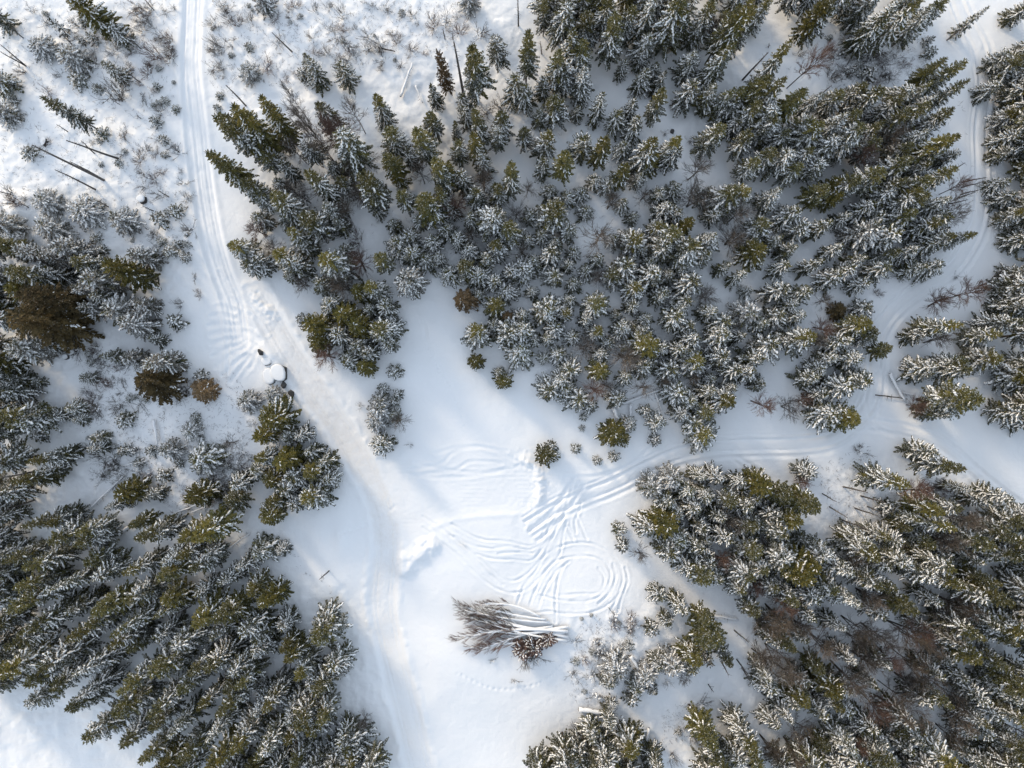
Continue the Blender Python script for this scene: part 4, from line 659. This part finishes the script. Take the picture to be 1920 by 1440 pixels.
for (px, py, s, lab) in ((985, 1228, 1.5, "reddish leafless shrub under the two bushes below the felled birches"), (1008, 1232, 1.4, "tall thin-stemmed shrub on bluish snow below the felled birches"), (993, 1216, 1.2, "dark red shrub squeezed between the two brown bushes"), (925, 1235, .7, "wisp of twigs alone on snow below the felled crowns"), (966, 1275, .8, "single dark twig tuft well below the felled birches")):
    o = shr[int(px) % len(shr)].copy(); COL.objects.link(o); x, y = wx(px), wy(py); o.location = (x, y, gz(x, y) - .05); o.scale = (s, s, s * 1.1); tag(o, lab, "shrub", "shrubs below the felled birches")

# ---------------------------------------------------------------- boulders, bench, twigs
def boulder(px, py, rx, ry, h, capk, label, seed, flat=.55, rot=0.0, sides=7, outline=None):
    rn = random.Random(seed); x, y = wx(px), wy(py); root = empty("snow_capped_boulder" if capk else "bare_boulder", (x, y, gz(x, y) - .15)); root.rotation_euler = (0, 0, rot)
    ang = [2 * math.pi * (k + rn.uniform(-.25, .25)) / sides for k in range(sides)]; rad = [rn.uniform(.75, 1.15) for _ in ang]
    if outline:
        Q = sorted(((math.atan2(py - b, a - px), math.hypot(a - px, b - py) / PPM) for a, b in outline)); ang = [q[0] for q in Q]; rad = [q[1] for q in Q]; sides = len(Q); rx = ry = 1.0
    def ring(s, z): return [(math.cos(a) * q * rx * s, math.sin(a) * q * ry * s, z + rn.uniform(-.06, .06)) for a, q in zip(ang, rad)]
    rings = [ring(1.0, -.2), ring(.97, h * .6), ring(.90, h), ring(.5, h * 1.05)]; V = sum(rings, []) + [(0, 0, h * 1.06)]; n = sides
    F = [(j * n + k, j * n + (k + 1) % n, (j + 1) * n + (k + 1) % n, (j + 1) * n + k) for j in range(3) for k in range(n)] + [(3 * n + k, 3 * n + (k + 1) % n, 4 * n) for k in range(n)]
    link_mesh("rock", V, F, M['rock'], None, root)
    if capk:
        def cr(s, z): return [((math.cos(a) * q * rx * s) - .10, (math.sin(a) * q * ry * s) + .10, z) for a, q in zip(ang, rad)]
        C = [cr(1.03, h * .7), cr(1.08, h + .12), cr(1.05, h + capk * .75), cr(1.0, h + capk * .92), cr(.75, h + capk), cr(.25, h + capk * 1.03)]; V = sum(C, []) + [(0, 0, h + capk * 1.04)]
        F = [(j * n + k, j * n + (k + 1) % n, (j + 1) * n + (k + 1) % n, (j + 1) * n + k) for j in range(5) for k in range(n)] + [(5 * n + k, 5 * n + (k + 1) % n, 6 * n) for k in range(n)] + [tuple(range(n - 1, -1, -1))]
        o = link_mesh("snow_cap", V, F, M['snowcap'], None, root, True)
        sm = o.modifiers.new("round", 'SUBSURF'); sm.levels = sm.render_levels = 1
    return tag(root, label, "boulder", "boulders by the road" if 440 < px < 560 else "boulders in the snow")
boulder(525, 700, 1.25, 1.65, .45, .5, "largest snow-capped boulder, dark rock edge facing the ploughed road", 1, outline=[(511,688),(524,683),(538,689),(539,711),(533,716),(519,714),(512,704)])
boulder(506, 706, 1.15, 1.5, .28, .45, "smooth snow-capped boulder against the largest one, away from the road", 2, outline=[(495,699),(503,690),(512,692),(518,706),(517,718),(507,723),(497,715)])
boulder(503, 678, .9, .75, .12, .4, "low dome of snow on a boulder above the largest pair", 3)
boulder(547, 738, .5, .8, .6, 0, "small brownish boulder dusted with snow at the road's edge", 4, rot=.8)
boulder(533, 722, .45, .6, .7, 0, "dark broken boulder at the lower corner of the largest one", 6)
boulder(492, 661, .45, .6, .9, 0, "bare black angular boulder on a white mound beside the road", 8, rot=.6, sides=5)
boulder(272, 377, .8, .7, .9, .4, "rounded snow-capped boulder near the trail's western side", 9)
boulder(88, 268, .5, .7, .7, .1, "dark narrow boulder left of a leaning pole among western saplings".replace("left of", "beside"), 10)
boulder(1258, 250, .4, .4, .6, 0, "small black boulder in the narrow snow glade", 11)
for k, (px, py) in enumerate(((122, 640), (131, 652), (138, 662), (127, 670), (142, 648))):
    boulder(px, py, .55, .45, .5, .18, ["uppermost dark boulder of the rubble beside the western wood", "middle snow-dappled boulder of the rubble beside the western wood", "lower eastern boulder of the rubble beside the western wood", "lowest boulder of the rubble beside the western wood", "eastern upper boulder of the rubble beside the western wood"][k], 30 + k)
# bench: seat of dark planks, back rail, legs, and an arm post at its far end
bx, by = wx(704), wy(1404); bench = empty("timber_bench", (bx, by, gz(bx, by))); bench.rotation_euler = (0, 0, math.radians(17))
for k in range(3):
    mb = MB(); mb.box((0, .26 - .26 * k, .55), (1.45, 0, 0), (0, .125, 0), (0, 0, .04)); mb.build("seat_plank", M['wood'], bench)
mb = MB(); mb.box((0, -.62, .80), (1.4, 0, 0), (0, .05, 0), (0, 0, .09)); mb.build("back_rail", M['wood'], bench)
for sx in (-1.25, 1.25):
    for sy in (-.3, .3):
        mb = MB(); mb.box((sx, sy, .24), (.06, 0, 0), (0, .06, 0), (0, 0, .27)); mb.build("leg", M['wood'], bench)
    mb = MB(); mb.tube([(sx, -.3, .5), (sx, -.62, .8)], [.05, .05], 6); mb.build("rail_bracket", M['wood'], bench)
mb = MB(); mb.tube([(1.42, .3, .3), (1.6, .95, 1.3)], [.09, .07], 6); mb.build("arm_post", M['wood'], bench)
tag(bench, "dark timber bench on snow beside the lowest wood, near the road", "bench")
# single twigs and grass stalks in the snow: nobody could count them
mb = MB(); ru = random.Random(77)
for nT, ns, P in SCRUB + [(14, 0, [(60,1100),(500,1000),(640,1100),(700,1300),(600,1440),(300,1440)]), (16, 0, [(560,260),(900,200),(1300,300),(1560,560),(1380,740),(1060,700),(900,500),(620,520)]), (8, 0, [(1440,60),(1840,160),(1820,420),(1600,520),(1440,400)]), (10, 0, [(1240,900),(1900,980),(1900,1420),(1460,1420),(1330,1100)])]:
    xs, ys = [p[0] for p in P], [p[1] for p in P]; k = 0
    while k < nT * 12:
        px, py = ru.uniform(min(xs), max(xs)), ru.uniform(min(ys), max(ys))
        if not inside(px, py, P): continue
        k += 1; x, y = wx(px), wy(py); z = gz(x, y)
        for _ in range(ru.randrange(1, 6)):
            a = ru.uniform(0, 6.283); e = ru.uniform(.3, 1.2); l = ru.uniform(.2, .8); q = np.array((x + ru.uniform(-.3, .3), y + ru.uniform(-.3, .3), z - .08))
            mb.tube([q, q + np.array((math.cos(a) * math.cos(e), math.sin(a) * math.cos(e), math.sin(e))) * l], [.022, .008], 3, 0, cap=False)
o = mb.build("undergrowth", M['brush']); tag(o, "scattered dry stalks and twig ends sticking out of the snow", "undergrowth", kind="stuff")
